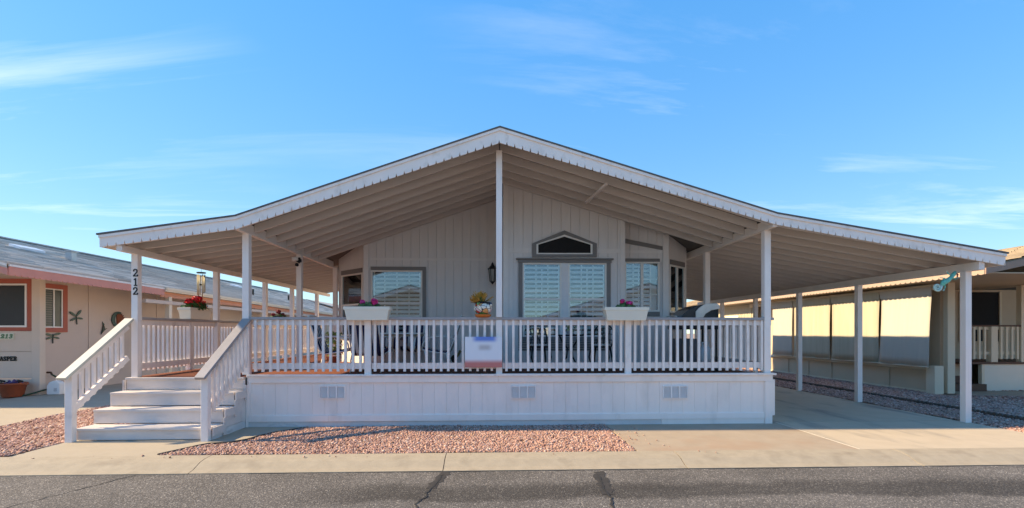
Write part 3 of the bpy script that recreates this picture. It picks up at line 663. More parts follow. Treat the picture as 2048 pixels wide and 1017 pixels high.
# flank of the projecting section, corner boards, side and rear walls
box('wall', XC0, XC0 + 0.03, YC + 0.05, YL, DZ, ztop(XC0), SIDING, home)
box('corner_board', XC0 - 0.02, XC0 + 0.085, YC - 0.02, YC - 0.001, DZ, ztop(XC0) - 0.03, SIDTRIM, home)
box('corner_board', XC1 - 0.09, XC1 + 0.015, YC - 0.02, YC - 0.001, DZ, ztop(XC1) - 0.02, SIDTRIM, home)
box('wall', XC1 - 0.03, XC1, YC + 0.05, YRR + 0.02, DZ, ztop(XC1) - 0.01, SIDING, home)
box('seam_trim', XC0 + 0.09, qA[0] - 0.09, YC - 0.012, YC - 0.001, SEAM - 0.05, SEAM + 0.04, SIDTRIM, home)
box('seam_trim', qA[1] + 0.09, XC1 - 0.095, YC - 0.012, YC - 0.001, SEAM - 0.05, SEAM + 0.04, SIDTRIM, home)
box('seam_trim', XLB + 0.05, XC0 - 0.005, YL - 0.008, YL - 0.001, SEAM - 0.035, SEAM + 0.02, SIDTRIM, home)
box('seam_trim', XC1 + 0.02, XRB - 0.02, YRR - 0.008, YRR - 0.001, 3.33, 3.39, SIDTRIM, home)
# bays: walls turned back at an angle
LB0 = Vector((XLB, YL, 0)); LB1 = Vector((-3.93, 12.95, 0)); RB0 = Vector((XRB, YRR, 0)); RB1 = Vector((4.56, 11.62, 0))
def bay(p, q, wx, wz, nm, out_, slide):
    d = q - p; ln = d.length; 
    if d.x < 0: org, ang = q, math.atan2(-d.y, -d.x)
    else: org, ang = p, math.atan2(d.y, d.x)
    m_ = MB(); e = Vector((math.cos(ang), math.sin(ang), 0))
    cuts = [0, wx[0], wx[1], ln]
    def seg(a0, a1, z0, z1a, z1b):
        m_.prism([(a0, z0), (a1, z0), (a1, z1b), (a0, z1a)], 0, 0.04, 'y')
    zt = lambda u: ztop((org + e*u).x) - 0.0
    seg(0, wx[0], DZ, zt(0), zt(wx[0])); seg(wx[0], wx[1], DZ, wz[0], wz[0]); seg(wx[0], wx[1], wz[1], zt(wx[0]), zt(wx[1])); seg(wx[1], ln, DZ, zt(wx[1]), zt(ln))
    o = m_.build('bay_wall', SIDING, home, local=True); o.location = org - home.location; o.rotation_euler = (0, 0, ang)
    for (za, zb) in ((wz[1] + 0.002, wz[1] + 0.11), (wz[0] - 0.10, wz[0] - 0.002)):
        tr = MB().box(wx[0], wx[1], -0.02, -0.002, za, zb).build('window_trim', TRIM, home, local=True)
        tr.location = o.location; tr.rotation_euler = (0, 0, ang)
    window(nm, (wx[0], wx[1], wz[0], wz[1]), 0, mids=None if slide else (wz[0]+wz[1])/2, cols=2, rows=4 if not slide else 3, split=(wx[0]+wx[1])/2 if slide else None, slats=None if slide else (wx[0]+0.07, wx[1]-0.07, 15), origin=org, ang=ang, drape=(wx[0] + 0.03, (wx[0]+wx[1])/2 - 0.02) if slide else None)
lnL = (LB1 - LB0).length; lnR = (RB1 - RB0).length
bay(LB0, LB1, (0.15, lnL - 0.24), (1.49, 3.02), 'bay_window', -1, False)
bay(RB0, RB1, (0.13, lnR - 0.10), (2.02, 3.10), 'bay_window', 1, True)
box('corner_board', XLB - 0.10, XLB + 0.02, YL - 0.025, YL - 0.003, DZ, ztop(XLB - 0.1) - 0.03, SIDTRIM, home)
box('corner_board', XRB - 0.10, XRB + 0.03, YRR - 0.03, YRR - 0.003, DZ, ztop(XRB) - 0.02, SIDTRIM, home)
MB().prism([(12.95, DZ - 0.8), (24, DZ - 0.8), (24, 3.3), (12.95, 3.3)], -3.93, -3.88, 'x').build('side_wall', SIDING, home)
MB().prism([(11.62, 0), (24, 0), (24, 3.5), (11.62, 3.5)], 4.52, 4.57, 'x').build('side_wall', SIDING, home)
MB().prism([(-3.9, 0), (4.55, 0), (4.55, 3.5), (0.12, 4.8), (-3.9, 3.4)], 23.9, 24.0, 'y').build('rear_wall', SIDING, home)
# dark strip standing in for the soffit's shadow, beside the right bay
MB().prism([(XC1 + 0.02, 3.56), (XRB - 0.11, 3.40), (XRB - 0.11, 3.48), (XC1 + 0.02, 3.66)], YRR - 0.03, YRR - 0.009, 'y').build('soffit_shadow_strip', TRIM, home)
# windows
def trimframe(q, y, wl, wr, wt, wb, nm='window_trim'):
    x0, x1, z0, z1 = q; ya, yb = y - 0.026, y - 0.002
    if wt: box(nm, x0 - wl, x1 + wr, ya, yb, z1, z1 + wt, TRIM, home)
    if wb: box(nm, x0 - wl, x1 + wr, ya, yb, z0 - wb, z0, TRIM, home)
    if wl: box(nm, x0 - wl, x0, ya, yb, z0, z1, TRIM, home)
    if wr: box(nm, x1, x1 + wr, ya, yb, z0, z1, TRIM, home)
trimframe(qL, YL, 0.0, 0.085, 0.085, 0.09)
window('window', qL, YL, mids=(aty(800, 607, YL).z), cols=4, rows=4, slats=(qL[0] + 0.08, qL[1] - 0.08, 15))
qCC = (qC1[0], qC2[1], qC1[2], qC1[3])
trimframe(qCC, YC, 0.085, 0.085, 0.0, 0.10)
for k in range(4): box('sill_lap', qCC[0] - 0.085, qCC[1] + 0.085, YC - 0.03 + 0.004*k, YC - 0.001, qCC[2] - 0.145 - 0.05*k, qCC[2] - 0.103 - 0.05*k, TRIM, home)
box('window_header', qCC[0] - 0.10, qCC[1] + 0.10, YC - 0.045, YC - 0.002, qCC[3] + 0.0, qCC[3] + 0.06, TRIM, home)
box('window_header', qCC[0] - 0.14, qCC[1] + 0.14, YC - 0.085, YC - 0.002, qCC[3] + 0.061, qCC[3] + 0.095, TRIM, home, 0.01)
box('mullion', qC1[1], qC2[0], YC - 0.015, YC + 0.06, qCC[2], qCC[3], mat('mullion_white', (0.70, 0.72, 0.74), 0.5, 0.03, 4), home)
zm = aty(1085, 599, YC).z
for q in (qC1, qC2): window('window', q, YC, mids=zm, cols=3, rows=4, slats=(q[0] + 0.06, q[1] - 0.06, 15))
trimframe(qR, YRR, 0.0, 0.0, 0.07, 0.10)
window('window', qR, YRR, cols=2, rows=3, split=(qR[0]+qR[1])/2, slats=(qR[0] + 0.06, qR[1] - 0.20, 11), drape=(qR[1] - 0.17, qR[1] - 0.04))
# pentagon transom
pxs = [(1064, 515), (1193, 515), (1193, 488), (1128.5, 462), (1064, 488)]
def pent(sc): 
    P_ = [aty(a_, b2, YC) for a_, b2 in pxs]; cx = sum(p.x for p in P_)/5; cz = sum(p.z for p in P_)/5
    return [(cx + (p.x - cx)*sc[0], cz + (p.z - cz)*sc[1]) for p in P_]
po, pi_, pg = pent((1, 1)), pent((0.87, 0.74)), pent((0.81, 0.62))
def ring(o, i, y0, y1):
    m_ = MB(); n = len(o)
    for k in range(n):
        a0, a1, b0, b1 = o[k], o[(k+1) % n], i[k], i[(k+1) % n]
        m_.prism([a0, a1, b1, b0], y0, y1, 'y')
    return m_
ring(po, pi_, YC - 0.04, YC - 0.002).build('window_trim', TRIM, home)
tw = ring(pi_, pg, YC - 0.03, YC - 0.003).build('transom_frame', VINYL, home)
MB().prism(pg, YC - 0.012, YC - 0.004, 'y').build('transom_screen', SCREEN, tw)

# ================================================================== LEFT NEIGHBOUR
LX = -11.5; LXE = -10.3          # side wall and eave of the left house
lh = thing('neighbour_house', (-13.5, 13.1, 0), 'beige house with coral valance and grey shingle roof left of the porch', 'house')
EZ0, EZ1, EY0, EY1 = 2.965, 2.66, 11.05, 37.0
def ez(y): return EZ0 + (EZ1 - EZ0) * (y - EY0) / (EY1 - EY0)
RX, RZ = -15.0, 4.45
# roof as courses of shingles, side facing the porch
NC = 24
for i in range(NC):
    f0, f1 = i / NC, (i + 1) / NC
    def pt(f, y, dz=0): return (LXE + 0.03 + (RX - LXE - 0.03) * f, y, ez(y) + 0.10 + (RZ - ez(y) - 0.10) * f + dz)
    m_ = MB(); y = EY0 - 0.05 + (0.0 if i % 2 else -0.4)
    while y < EY1:
        a0 = max(y, EY0 - 0.05); ln_ = random.choice((0.5, 0.75, 1.0, 1.3)); a1 = min(y + ln_, EY1); y += ln_
        if a1 - a0 < 0.05: continue
        d = 0.02 + random.uniform(0, 0.007)
        m_.add([pt(f0, a0, d), pt(f0, a1 - 0.012, d), pt(f1, a1 - 0.012, 0.004), pt(f1, a0, 0.004), pt(f0, a0, -0.03), pt(f0, a1 - 0.012, -0.03), pt(f1, a1 - 0.012, -0.03), pt(f1, a0, -0.03)],
               [(0,1,2,3),(7,6,5,4),(0,4,5,1),(1,5,6,2),(2,6,7,3),(3,7,4,0)])
    c_ = m_.build('shingle_course', SHINGL, lh); c_['kind'] = 'stuff'
MB().prism([(LXE, EZ0 + 0.06), (RX, RZ - 0.03), (-19.7, EZ0 + 0.06), (-19.7, EZ0 - 0.02), (RX, RZ - 0.12), (LXE, EZ0 - 0.02)], EY0 - 0.03, 13.0, 'y').build('roof', SHINGL, lh)
MB().add([(RX, EY0, RZ), (RX, EY1, RZ), (-19.7, EY1, EZ1), (-19.7, EY0, EZ0)], [(0,1,2,3)]).build('roof', SHINGL, lh)
MB().bar((RX, EY0 - 0.05, RZ + 0.02), (RX, EY1, RZ + 0.02), 0.25, 0.04).build('ridge_cap', SHINGL, lh)
MB().add([(LXE, EY1, EZ1 + 0.1), (RX, EY1, RZ), (-19.7, EY1, EZ1), (-19.7, EY1, 0), (LXE - 1.2, EY1, 0)], [(0,1,2,3,4)]).build('rear_wall', BEIGE, lh)
def valance(parent, m, x, y0, y1, zf, h, pitch, thick=0.02, notch=0.03, name='valance'):
    n = int((y1 - y0) / pitch); pts = []
    for k in range(n):
        ya = y0 + (y1 - y0) * k / n; yb = y0 + (y1 - y0) * (k + 1) / n
        pts += [(ya, zf(ya) - h), (ya + (yb - ya)*0.42, zf(ya) - h - 0.012), (ya + (yb - ya)*0.80, zf(ya) - h), (ya + (yb - ya)*0.90, zf(yb) - h + notch)]
    pts += [(y1, zf(y1) - h), (y1, zf(y1)), (y0, zf(y0))]
    return MB().prism(pts, x, x + thick, 'x').build(name, m, parent)
YG = 16.1                        # where the valance gives way to the gutter
valance(lh, PINK, LXE, EY0, YG, lambda y: ez(y) + 0.02, 0.185, 0.145)
MB().prism([(EY0, ez(EY0) + 0.022), (YG, ez(YG) + 0.022), (YG, ez(YG) + 0.078), (EY0, ez(EY0) + 0.078)], LXE - 0.005, LXE + 0.03, 'x').build('drip_edge', mat('drip_edge_white', (0.74, 0.72, 0.70), 0.5), lh)
valance(lh, mat('orange_coral_trim', (0.66, 0.28, 0.18), 0.6, 0.05, 3), LXE - 0.12, YG, EY1, lambda y: ez(y) - 0.05, 0.16, 0.20)
gt = MB().prism([(YG, ez(YG) - 0.04), (EY1, ez(EY1) - 0.04), (EY1, ez(EY1) + 0.075), (YG, ez(YG) + 0.075)], LXE - 0.06, LXE + 0.06, 'x').build('gutter', GUTTER, lh)
MB().prism([(YG - 0.01, ez(YG) + 0.02), (EY1, ez(EY1) + 0.02), (EY1, ez(EY1) + 0.085), (YG - 0.01, ez(YG) + 0.085)], LXE + 0.061, LXE + 0.085, 'x').build('gutter_lip', GUTTER, gt)
# front rake and front soffit
MB().prism([(LXE, EZ0 - 0.165), (LXE, EZ0 + 0.02), (RX, RZ - 0.06), (RX, RZ - 0.245)], EY0 - 0.02, EY0 + 0.01, 'y').build('rake_board', PINK, lh)
MB().prism([(LXE, EZ0 + 0.022), (LXE, EZ0 + 0.085), (RX, RZ + 0.005), (RX, RZ - 0.058)], EY0 - 0.035, EY0 + 0.01, 'y').build('rake_edge', mat('drip_edge_white', (0,0,0)), lh)
box('soffit', LX - 0.1, LXE - 0.02, EY0 + 0.02, EY1, 2.60, 2.62, BEIGE, lh) if False else None
MB().prism([(LXE - 0.02, 2.93), (LX - 8.0, 2.93 + 0.0), (LX - 8.0, 2.97), (LXE - 0.02, 2.97)], EY0 + 0.02, 13.2, 'y').build('soffit', BEIGE, lh)
# walls: front wall (towards the road) and long side wall
YW = 13.12
def wz_(px, py, x=None, y=None): return atx(px, py, x) if x is not None else aty(px, py, y)
box('front_wall', -19.4, -11.60, YW, YW + 0.1, 0.86, 2.93, BEIGE, lh)
for z0, z1 in ((0.0, 0.40), (0.408, 1.09), (1.098, 1.62)): box('wall_board', -19.4, -11.605, YW - 0.03, YW - 0.002, z0, z1, BEIGEL, lh, 0.006)
box('corner_column', -11.60, -11.40, YW - 0.07, YW + 0.10, 0.0, 2.93, BEIGEL, lh, 0.008)
box('side_wall', LX - 0.1, LX - 0.012, YW + 0.1, EY1, 0.0, 2.93, BEIGE, lh)
ys = [YW + 0.12, atx(178, 600, LX).y, 17.6, 20.6, 24, 28, 32, 36.9]
for a_, b2 in zip(ys, ys[1:]):
    for z0, z1 in ((0.0, 0.42), (0.43, 1.16), (1.17, 2.92)):
        if z0 > 1 and a_ < YW + 0.2:
            wa, wb = atx(86, 600, LX).y, atx(133, 600, LX).y
            box('wall_panel', LX - 0.012, LX, a_, b2, z0, 1.66, BEIGE, lh); box('wall_panel', LX - 0.012, LX, wb, b2 - 0.03, 1.665, z1, BEIGE, lh); continue
        box('wall_panel', LX - 0.012, LX, a_, b2 - 0.03, z0, z1, BEIGE, lh)
    box('batten', LX - 0.006, LX + 0.02, b2 - 0.028, b2 + 0.09, 0.0, 2.92, BEIGE, lh)
# front window with brick red surround
a_ = aty(52, 556, YW); b2 = aty(53, 655, YW)
fwx1, fz0, fz1 = aty(54, 600, YW - 0.03).x, b2.z, aty(52, 568, YW).z
w_ = bpy.data.objects.new('window', None); COL.objects.link(w_); w_.parent = lh
MB().box(-14.0, -11.615, YW - 0.03, YW - 0.012, fz0 - 0.10, fz0 - 0.002).build('window_surround', REDTRIM, w_)
MB().box(-14.0, -11.615, YW - 0.03, YW - 0.012, fz1 + 0.002, fz1 + 0.16).build('window_surround', REDTRIM, w_)
MB().box(fwx1 + 0.002, -11.615, YW - 0.03, YW - 0.012, fz0, fz1).build('window_surround', REDTRIM, w_)
fr = MB().box(-13.9, fwx1, YW - 0.045, YW - 0.01, fz0, fz0 + 0.045).box(-13.9, fwx1, YW - 0.045, YW - 0.01, fz1 - 0.045, fz1).box(fwx1 - 0.045, fwx1, YW - 0.045, YW - 0.01, fz0 + 0.045, fz1 - 0.045)
fr.build('frame', VINYL, w_)
MB().box(-13.9, fwx1 - 0.046, YW - 0.028, YW - 0.022, fz0 + 0.046, fz1 - 0.046).build('pane', mat('smoked_pane', (0.028, 0.03, 0.034), 0.4, 0.1, 3, spec=0.3), w_)
# side window
wa, wb = atx(87, 600, LX).y, atx(132, 600, LX).y; wz0, wz1 = 1.70, 2.72
w2 = bpy.data.objects.new('window', None); COL.objects.link(w2); w2.parent = lh
for (p, q, z0, z1) in ((wa - 0.02, wb + 0.02, wz1, wz1 + 0.12), (wa - 0.02, wb + 0.02, wz0 - 0.12, wz0), (wb - 0.12, wb + 0.02, wz0, wz1)):
    MB().prism([(p, z0), (q, z0), (q, z1), (p, z1)], LX - 0.004, LX + 0.03, 'x').build('window_surround', REDTRIM, w2)
MB().box(LX - 0.01, LX + 0.005, wa, wb - 0.12, wz0, wz1).build('pane', mat('green_pane', (0.03, 0.05, 0.045), 0.15, 0.4, 3, spec=0.35), w2)
f2 = MB()
for yy in (wa, (wa + wb - 0.14)/2, wb - 0.16): f2.box(LX + 0.006, LX + 0.022, yy, yy + 0.035, wz0 + 0.03, wz1 - 0.03)
f2.box(LX + 0.006, LX + 0.022, wa, wb - 0.12, wz0, wz0 + 0.03).box(LX + 0.006, LX + 0.022, wa, wb - 0.12, wz1 - 0.03, wz1); f2.build('frame', VINYL, w2)
for k in range(15): MB().box(LX + 0.0055, LX + 0.009, wa + 0.03, (wa+wb-0.14)/2, wz0 + 0.1 + k*0.06, wz0 + 0.118 + k*0.06).build('blind_slat', mat('blind', (0.13, 0.13, 0.12), 0.6), w2)
# awning frame, post and downspout further back
pY = atx(337, 610, -10.45).y
box('awning_post', -10.52, -10.38, pY - 0.07, pY + 0.07, 0, 2.72, GUTTER, lh, 0.005)
box('awning_beam', -10.55, -10.35, YG - 0.75, EY1 - 0.2, 2.47, 2.58, BEIGE, lh)
dsx = -10.28
MB().tube([(dsx, pY + 1.15, 2.62), (dsx, pY + 1.1, 2.46), (dsx, pY + 0.5, 2.26), (dsx, pY + 0.36, 2.12), (dsx, pY + 0.34, 1.2), (dsx, pY + 0.34, 0.1)], 0.055, 8).build('downspout', GUTTER, lh)
for yy in (19.3, 23.0, 27.5, 32.0): box('awning_post', -10.50, -10.40, yy, yy + 0.1, 0, 2.6, GUTTER, lh)
# roof fittings
def onroof(px, py):
    r = ray(px, py); best = None
    for f in np.linspace(0, 1, 400):
        x = LXE + (RX - LXE) * f; t = x / r[0]; y = r[1] * t; z = EYE + r[2] * t; zr = ez(y) + 0.1 + (RZ - ez(y) - 0.1) * f
        if best is None or abs(z - zr) < best[0]: best = (abs(z - zr), Vector((x, y, zr)))
    return best[1]
GALV = mat('galvanised', (0.45, 0.46, 0.46), 0.4, 0.1, 8, metal=0.6)
p = onroof(142, 522); MB().box(p.x - 0.09, p.x + 0.09, p.y - 0.09, p.y + 0.09, p.z - 0.1, p.z + 0.26).box(p.x - 0.13, p.x + 0.13, p.y - 0.13, p.y + 0.13, p.z + 0.262, p.z + 0.29).build('roof_vent', GALV, lh)
for (px, py) in ((64, 504), (478, 576)):
    p = onroof(px, py); MB().bar((p.x - 0.12, p.y - 0.4, p.z + 0.09), (p.x - 0.12, p.y + 0.4, p.z + 0.09), 0.3, 0.07, up=(0.31, 0, 0.95)).build('skylight', mat('skylight_white', (0.82, 0.84, 0.85), 0.3), lh)
for (px, py) in ((506, 591), (577, 601)):
    p = onroof(px, py); MB().tube([(p.x, p.y, p.z - 0.1), (p.x, p.y, p.z + 0.3)], 0.05, 8).build('vent_pipe', BLACK, lh)
# farther houses glimpsed beyond
def far_house(x0, x1, y0, y1, ze, zr, wm, rm, tm, label):
    t = thing('far_house', ((x0+x1)/2, y0, 0), label, 'house')
    xm = (x0 + x1)/2
    box('wall', x0 + 0.5, x1 - 0.5, y0 + 0.4, y1, 0, ze, wm, t)
    MB().prism([(x0 + 0.5, ze), (x1 - 0.5, ze), (xm, zr - 0.1)], y0 + 0.4, y1, 'y').build('gable', wm, t)
    for sx in (x0, x1):
        MB().prism([(sx, ze - 0.05), (xm, zr), (xm, zr + 0.08), (sx, ze + 0.03)], y0, y1, 'y').build('roof', rm, t)
        MB().prism([(sx - 0.02, ze - 0.25), (sx + 0.02, ze - 0.25), (sx + 0.02, ze + 0.02), (sx - 0.02, ze + 0.02)], y0, y1, 'y').build('eave_board', tm, t)
    return t
far_house(-19.5, -10.2, 40.5, 62, 2.95, 4.15, BEIGE, SHINGL, mat('orange_coral_trim', (0,0,0)), 'distant house with orange eave seen between the far left porch posts')

# ---- things on and beside the left house
DKMET = mat('aged_bronze', (0.035, 0.05, 0.04), 0.5, 0.4, 40, metal=0.5)
def smooth_path(P, n=6):
    P = [Vector(p) for p in P]; Q = [P[0]] + P + [P[-1]]; o = []
    for i in range(1, len(Q) - 2):
        for k in range(n):
            t = k / n; a, b, c, d = Q[i-1], Q[i], Q[i+1], Q[i+2]
            o.append(0.5*((2*b) + (c - a)*t + (2*a - 5*b + 4*c - d)*t*t + (3*b - a - 3*c + d)*t**3))
    return o + [P[-1]]
def wallart(name, label, cat, px, py, shapes, m, tilt=0.0, group=None):
    """flat metal ornament standing off the side wall; shapes: polygons in metres (along y, z)"""
    p = atx(px, py, LX + 0.03); t = thing(name, p, label, cat, group)
    for nm, poly, m2 in shapes:
        pl = [(p.y + (a*math.cos(tilt) - b*math.sin(tilt)), p.z + (a*math.sin(tilt) + b*math.cos(tilt))) for a, b in poly]
        MB().prism(pl, LX + 0.018, LX + 0.035, 'x').build(nm, m2 or m, t)
    return t
def wing(ax, ay, ang, ln_, wd):
    ca, sa = math.cos(ang), math.sin(ang); o = []
    for u, v in ((0, 0.15), (0.4, 0.5), (0.8, 0.55), (1, 0.25), (1, -0.1), (0.7, -0.4), (0.3, -0.35), (0, -0.15)):
        o.append((ax + u*ln_*ca - v*wd*sa, ay + u*ln_*sa + v*wd*ca))
    return o
GRNMET = mat('green_bronze', (0.06, 0.09, 0.075), 0.4, 0.5, 40, metal=0.6)
def dragonfly(px, py, s, label, tilt, up):
    sh = [('body', [(-0.02*s, 0.12*s), (0.02*s, 0.12*s), (0.014*s, -0.30*s), (-0.014*s, -0.30*s)], None)]
    for a in (R(up), R(180 - up)): sh.append(('wing', wing(0, 0.06*s, a, 0.36*s, 0.10*s), GRNMET))
    for a in (R(-18), R(198)): sh.append(('wing', wing(0, 0.0, a, 0.30*s, 0.09*s), GRNMET))
    # the wall recedes: things read narrower, so widen along y
    sh = [(n_, [(a*1.15, b) for a, b in p_], m_) for n_, p_, m_ in sh]
    wallart('dragonfly_ornament', label, 'ornament', px, py, sh, DKMET, tilt, 'dragonfly ornaments on the beige wall')
dragonfly(153, 636, 0.62, 'dark metal dragonfly with raised wings, the higher one on the beige wall', 0.12, 42)
dragonfly(106, 674, 0.58, 'dark metal dragonfly with level wings, under the small window on the beige wall', 0.0, 14)
wallart('hummingbird_ornament', 'small dark metal hummingbird between the dragonfly and the sun plaque', 'ornament', 206, 656,
        [('body', [(0.01, 0.10), (0.06, 0.04), (0.08, -0.06), (-0.07, -0.20), (-0.01, -0.02)], None), ('wing', [(0.02, 0.03), (-0.02, 0.18), (0.06, 0.10)], GRNMET), ('beak', [(0.06, -0.04), (0.17, -0.01), (0.08, -0.06)], None)], DKMET)
sp = []
NN = 40
moon = [(0.27*math.cos(a), 0.25*math.sin(a)) for a in np.linspace(R(60), R(300), 18)] + [(0.15*math.cos(a) + 0.01, 0.18*math.sin(a)) for a in np.linspace(R(290), R(70), 14)]
suns = []
for k in range(26):
    a = R(-115 + 230 * k / 25); rr_ = 1.0 if k % 2 else 0.72; suns.append((0.03 + 0.25*rr_*math.cos(a), 0.23*rr_*math.sin(a)))
wallart('sun_and_moon_plaque', 'round metal sun and moon plaque, rusty rays and green crescent, on the beige wall', 'ornament', 237, 640,
        [('moon', moon, GRNMET), ('sun', suns, mat('rust_metal', (0.24, 0.055, 0.02), 0.6, 0.4, 30, metal=0.2))], DKMET)
# letters from strokes
GL = {'1': [[(0.25,0.85),(0.5,1),(0.5,0)],[(0.25,0),(0.75,0)]],
 '2': [[(0.12,0.72),(0.18,0.9),(0.42,1),(0.68,0.94),(0.78,0.76),(0.7,0.55),(0.4,0.3),(0.1,0.03),(0.85,0.03),(0.87,0.2)]],
 '3': [[(0.15,0.85),(0.35,1),(0.65,0.97),(0.76,0.78),(0.62,0.58),(0.4,0.52),(0.66,0.46),(0.8,0.25),(0.62,0.03),(0.35,0),(0.12,0.14)]],
 'K': [[(0.2,0),(0.2,1)],[(0.8,1),(0.22,0.45)],[(0.42,0.6),(0.85,0)],[(0.05,0),(0.36,0)],[(0.05,1),(0.36,1)],[(0.68,0),(0.98,0)],[(0.64,1),(0.92,1)]],
 'A': [[(0.08,0),(0.5,1),(0.92,0)],[(0.26,0.35),(0.74,0.35)],[(-0.04,0),(0.22,0)],[(0.74,0),(1.04,0)]],
 'S': [[(0.82,0.78),(0.7,0.97),(0.4,1),(0.18,0.8),(0.3,0.58),(0.65,0.45),(0.82,0.24),(0.65,0.02),(0.35,0),(0.15,0.22)]],
 'P': [[(0.2,0),(0.2,1),(0.62,1),(0.82,0.85),(0.82,0.65),(0.62,0.5),(0.2,0.5)],[(0.05,0),(0.38,0)],[(0.05,1),(0.2,1)]],
 'E': [[(0.82,0.2),(0.8,0),(0.2,0),(0.2,1),(0.78,1),(0.8,0.82)],[(0.2,0.52),(0.6,0.52)],[(0.05,0),(0.2,0)],[(0.05,1),(0.2,1)]],
 'R': [[(0.2,0),(0.2,1),(0.6,1),(0.8,0.85),(0.8,0.68),(0.6,0.52),(0.2,0.52)],[(0.5,0.52),(0.88,0)],[(0.05,0),(0.36,0)],[(0.05,1),(0.2,1)]]}
def glyph(ch, x, y, z, wd, h, st, slant=0.0, depth=0.015):
    m_ = MB()
    for ln_ in GL[ch]:
        P_ = [Vector((x + wd*(a + slant*b), y, z + h*b)) for a, b in ln_]
        for p, q in zip(P_, P_[1:]):
            e = (q - p).normalized() * st * 0.3
            m_.bar(p - e, q + e, depth, st, up=(0, -0.001, 1) if abs((q-p).normalized().z) < 0.9 else (1, 0, 0)) if abs((q-p).normalized().z) < 0.9 else m_.bar(p - e, q + e, st, depth, up=(0, 1, 0))
    return m_
pn = aty(0, 683, YW - 0.04); pe = aty(28, 667, YW - 0.04)
plq = thing('number_plaque', (pe.x - 0.2, YW - 0.04, pn.z), 'pale plaque with green numerals 213 under the dark front window', 'sign')
pz0, pz1 = aty(20, 679, YW - 0.04).z, aty(20, 667, YW - 0.04).z
box('plaque', pe.x - 1.0, pe.x, YW - 0.055, YW - 0.032, pz0, pz1, mat('plaque_cream', (0.70, 0.70, 0.56), 0.5), plq)
GRN = mat('sign_green', (0.10, 0.23, 0.13), 0.6, 0.1, 30)
for i, ch in enumerate('213'): glyph(ch, pe.x - 0.31 + 0.10*i, YW - 0.062, pz0 + 0.03, 0.085, pz1 - pz0 - 0.06, 0.022, 0.3).build('numeral', GRN, plq)
kx = aty(34, 720, YW - 0.04).x; kz0 = aty(20, 721.5, YW - 0.04).z; kz1 = aty(20, 714, YW - 0.04).z
nm_ = thing('name_letters', (kx - 0.3, YW - 0.04, kz0), 'black metal letters spelling KASPER on the beige front wall', 'letters')
for i, ch in enumerate('KASPER'): glyph(ch, kx - 0.49 + 0.0825*i, YW - 0.045, kz0, 0.072, kz1 - kz0, 0.02).build('letter', BLACK, nm_)
# terracotta pot with coiled hose, jug, green hose
pp = atz(25, 794, 0.0); pp = Vector((pp.x, 12.72, 0))
pt_ = thing('hose_pot', pp, 'terracotta tub holding a coiled purple hose against the beige wall', 'pot')
MB().lathe([(0.19, 0.0), (0.205, 0.02), (0.26, 0.30), (0.285, 0.31), (0.285, 0.345), (0.255, 0.345), (0.24, 0.20), (0.0, 0.20)], pp, 24).build('tub', TERRA, pt_, True)
for sx in (-1, 1): MB().tube([(pp.x + sx*0.27, pp.y - 0.06, 0.32), (pp.x + sx*0.34, pp.y - 0.04, 0.31), (pp.x + sx*0.34, pp.y + 0.04, 0.31), (pp.x + sx*0.27, pp.y + 0.06, 0.32)], 0.018, 6).build('handle', TERRA, pt_)
ho = thing('coiled_hose', pp + Vector((0, 0, 0.3)), 'purple garden hose coiled in the terracotta tub', 'hose')
co = [(pp.x + (0.19 - 0.006*k)*math.cos(k*0.5), pp.y + (0.19 - 0.006*k)*math.sin(k*0.5), 0.30 + 0.0035*k + 0.03*math.sin(k*1.3)) for k in range(30)]
MB().tube(co, 0.02, 7).build('hose', mat('purple_hose', (0.05, 0.045, 0.17), 0.4), ho, True)
for dx_ in (-0.22, 0.2): MB().tube([(pp.x + dx_, pp.y - 0.05, 0.34), (pp.x + dx_ - 0.03, pp.y - 0.04, 0.40), (pp.x + dx_ + 0.08, pp.y - 0.05, 0.38)], [0.02, 0.03, 0.022], 8).build('nozzle', BLACK, ho, True)
jp = atz(112, 789, 0.0)
ju = thing('water_jug', jp, 'white plastic jug standing by the beige side wall', 'jug')
MB().prism([(-0.16, 0), (0.16, 0), (0.16, 0.28), (0.10, 0.33), (0.02, 0.36), (-0.10, 0.31), (-0.16, 0.22)], -0.09, 0.09, 'y').build('body', mat('jug_white', (0.80, 0.80, 0.78), 0.4, 0.02), ju, bevel=0.02, local=True)
MB().lathe([(0.035, 0.34), (0.035, 0.40), (0.0, 0.40)], (0.04, 0, 0), 12).build('cap', mat('jug_white', (0,0,0)), ju, local=True)
MB().box(0.02, 0.10, -0.094, -0.091, 0.08, 0.17).build('print', mat('jug_print', (0.55, 0.55, 0.55), 0.6, 0.5, 80), ju, local=True)
fp = atx(94, 747, LX)
hz = thing('green_hose', (LX, fp.y, 0), 'green garden hose hanging from the wall tap and trailing to the tub', 'hose')
MB().tube(smooth_path([(LX + 0.1, fp.y, fp.z - 0.02), (LX + 0.17, fp.y + 0.1, fp.z - 0.15), (LX + 0.2, fp.y + 0.05, fp.z - 0.4), (LX + 0.15, fp.y - 0.2, 0.12), (LX, fp.y - 0.6, 0.03), (-11.8, 12.85, 0.03), (-12.1, 12.80, 0.03)]), 0.02, 8).build('hose', mat('hose_green', (0.02, 0.06, 0.03), 0.4), hz, True)
MB().tube([(LX - 0.02, fp.y, fp.z + 0.02), (LX + 0.1, fp.y, fp.z + 0.02), (LX + 0.12, fp.y, fp.z - 0.03)], 0.025, 8).build('tap', mat('brass_tap', (0.10, 0.05, 0.03), 0.4, metal=0.5), hz)

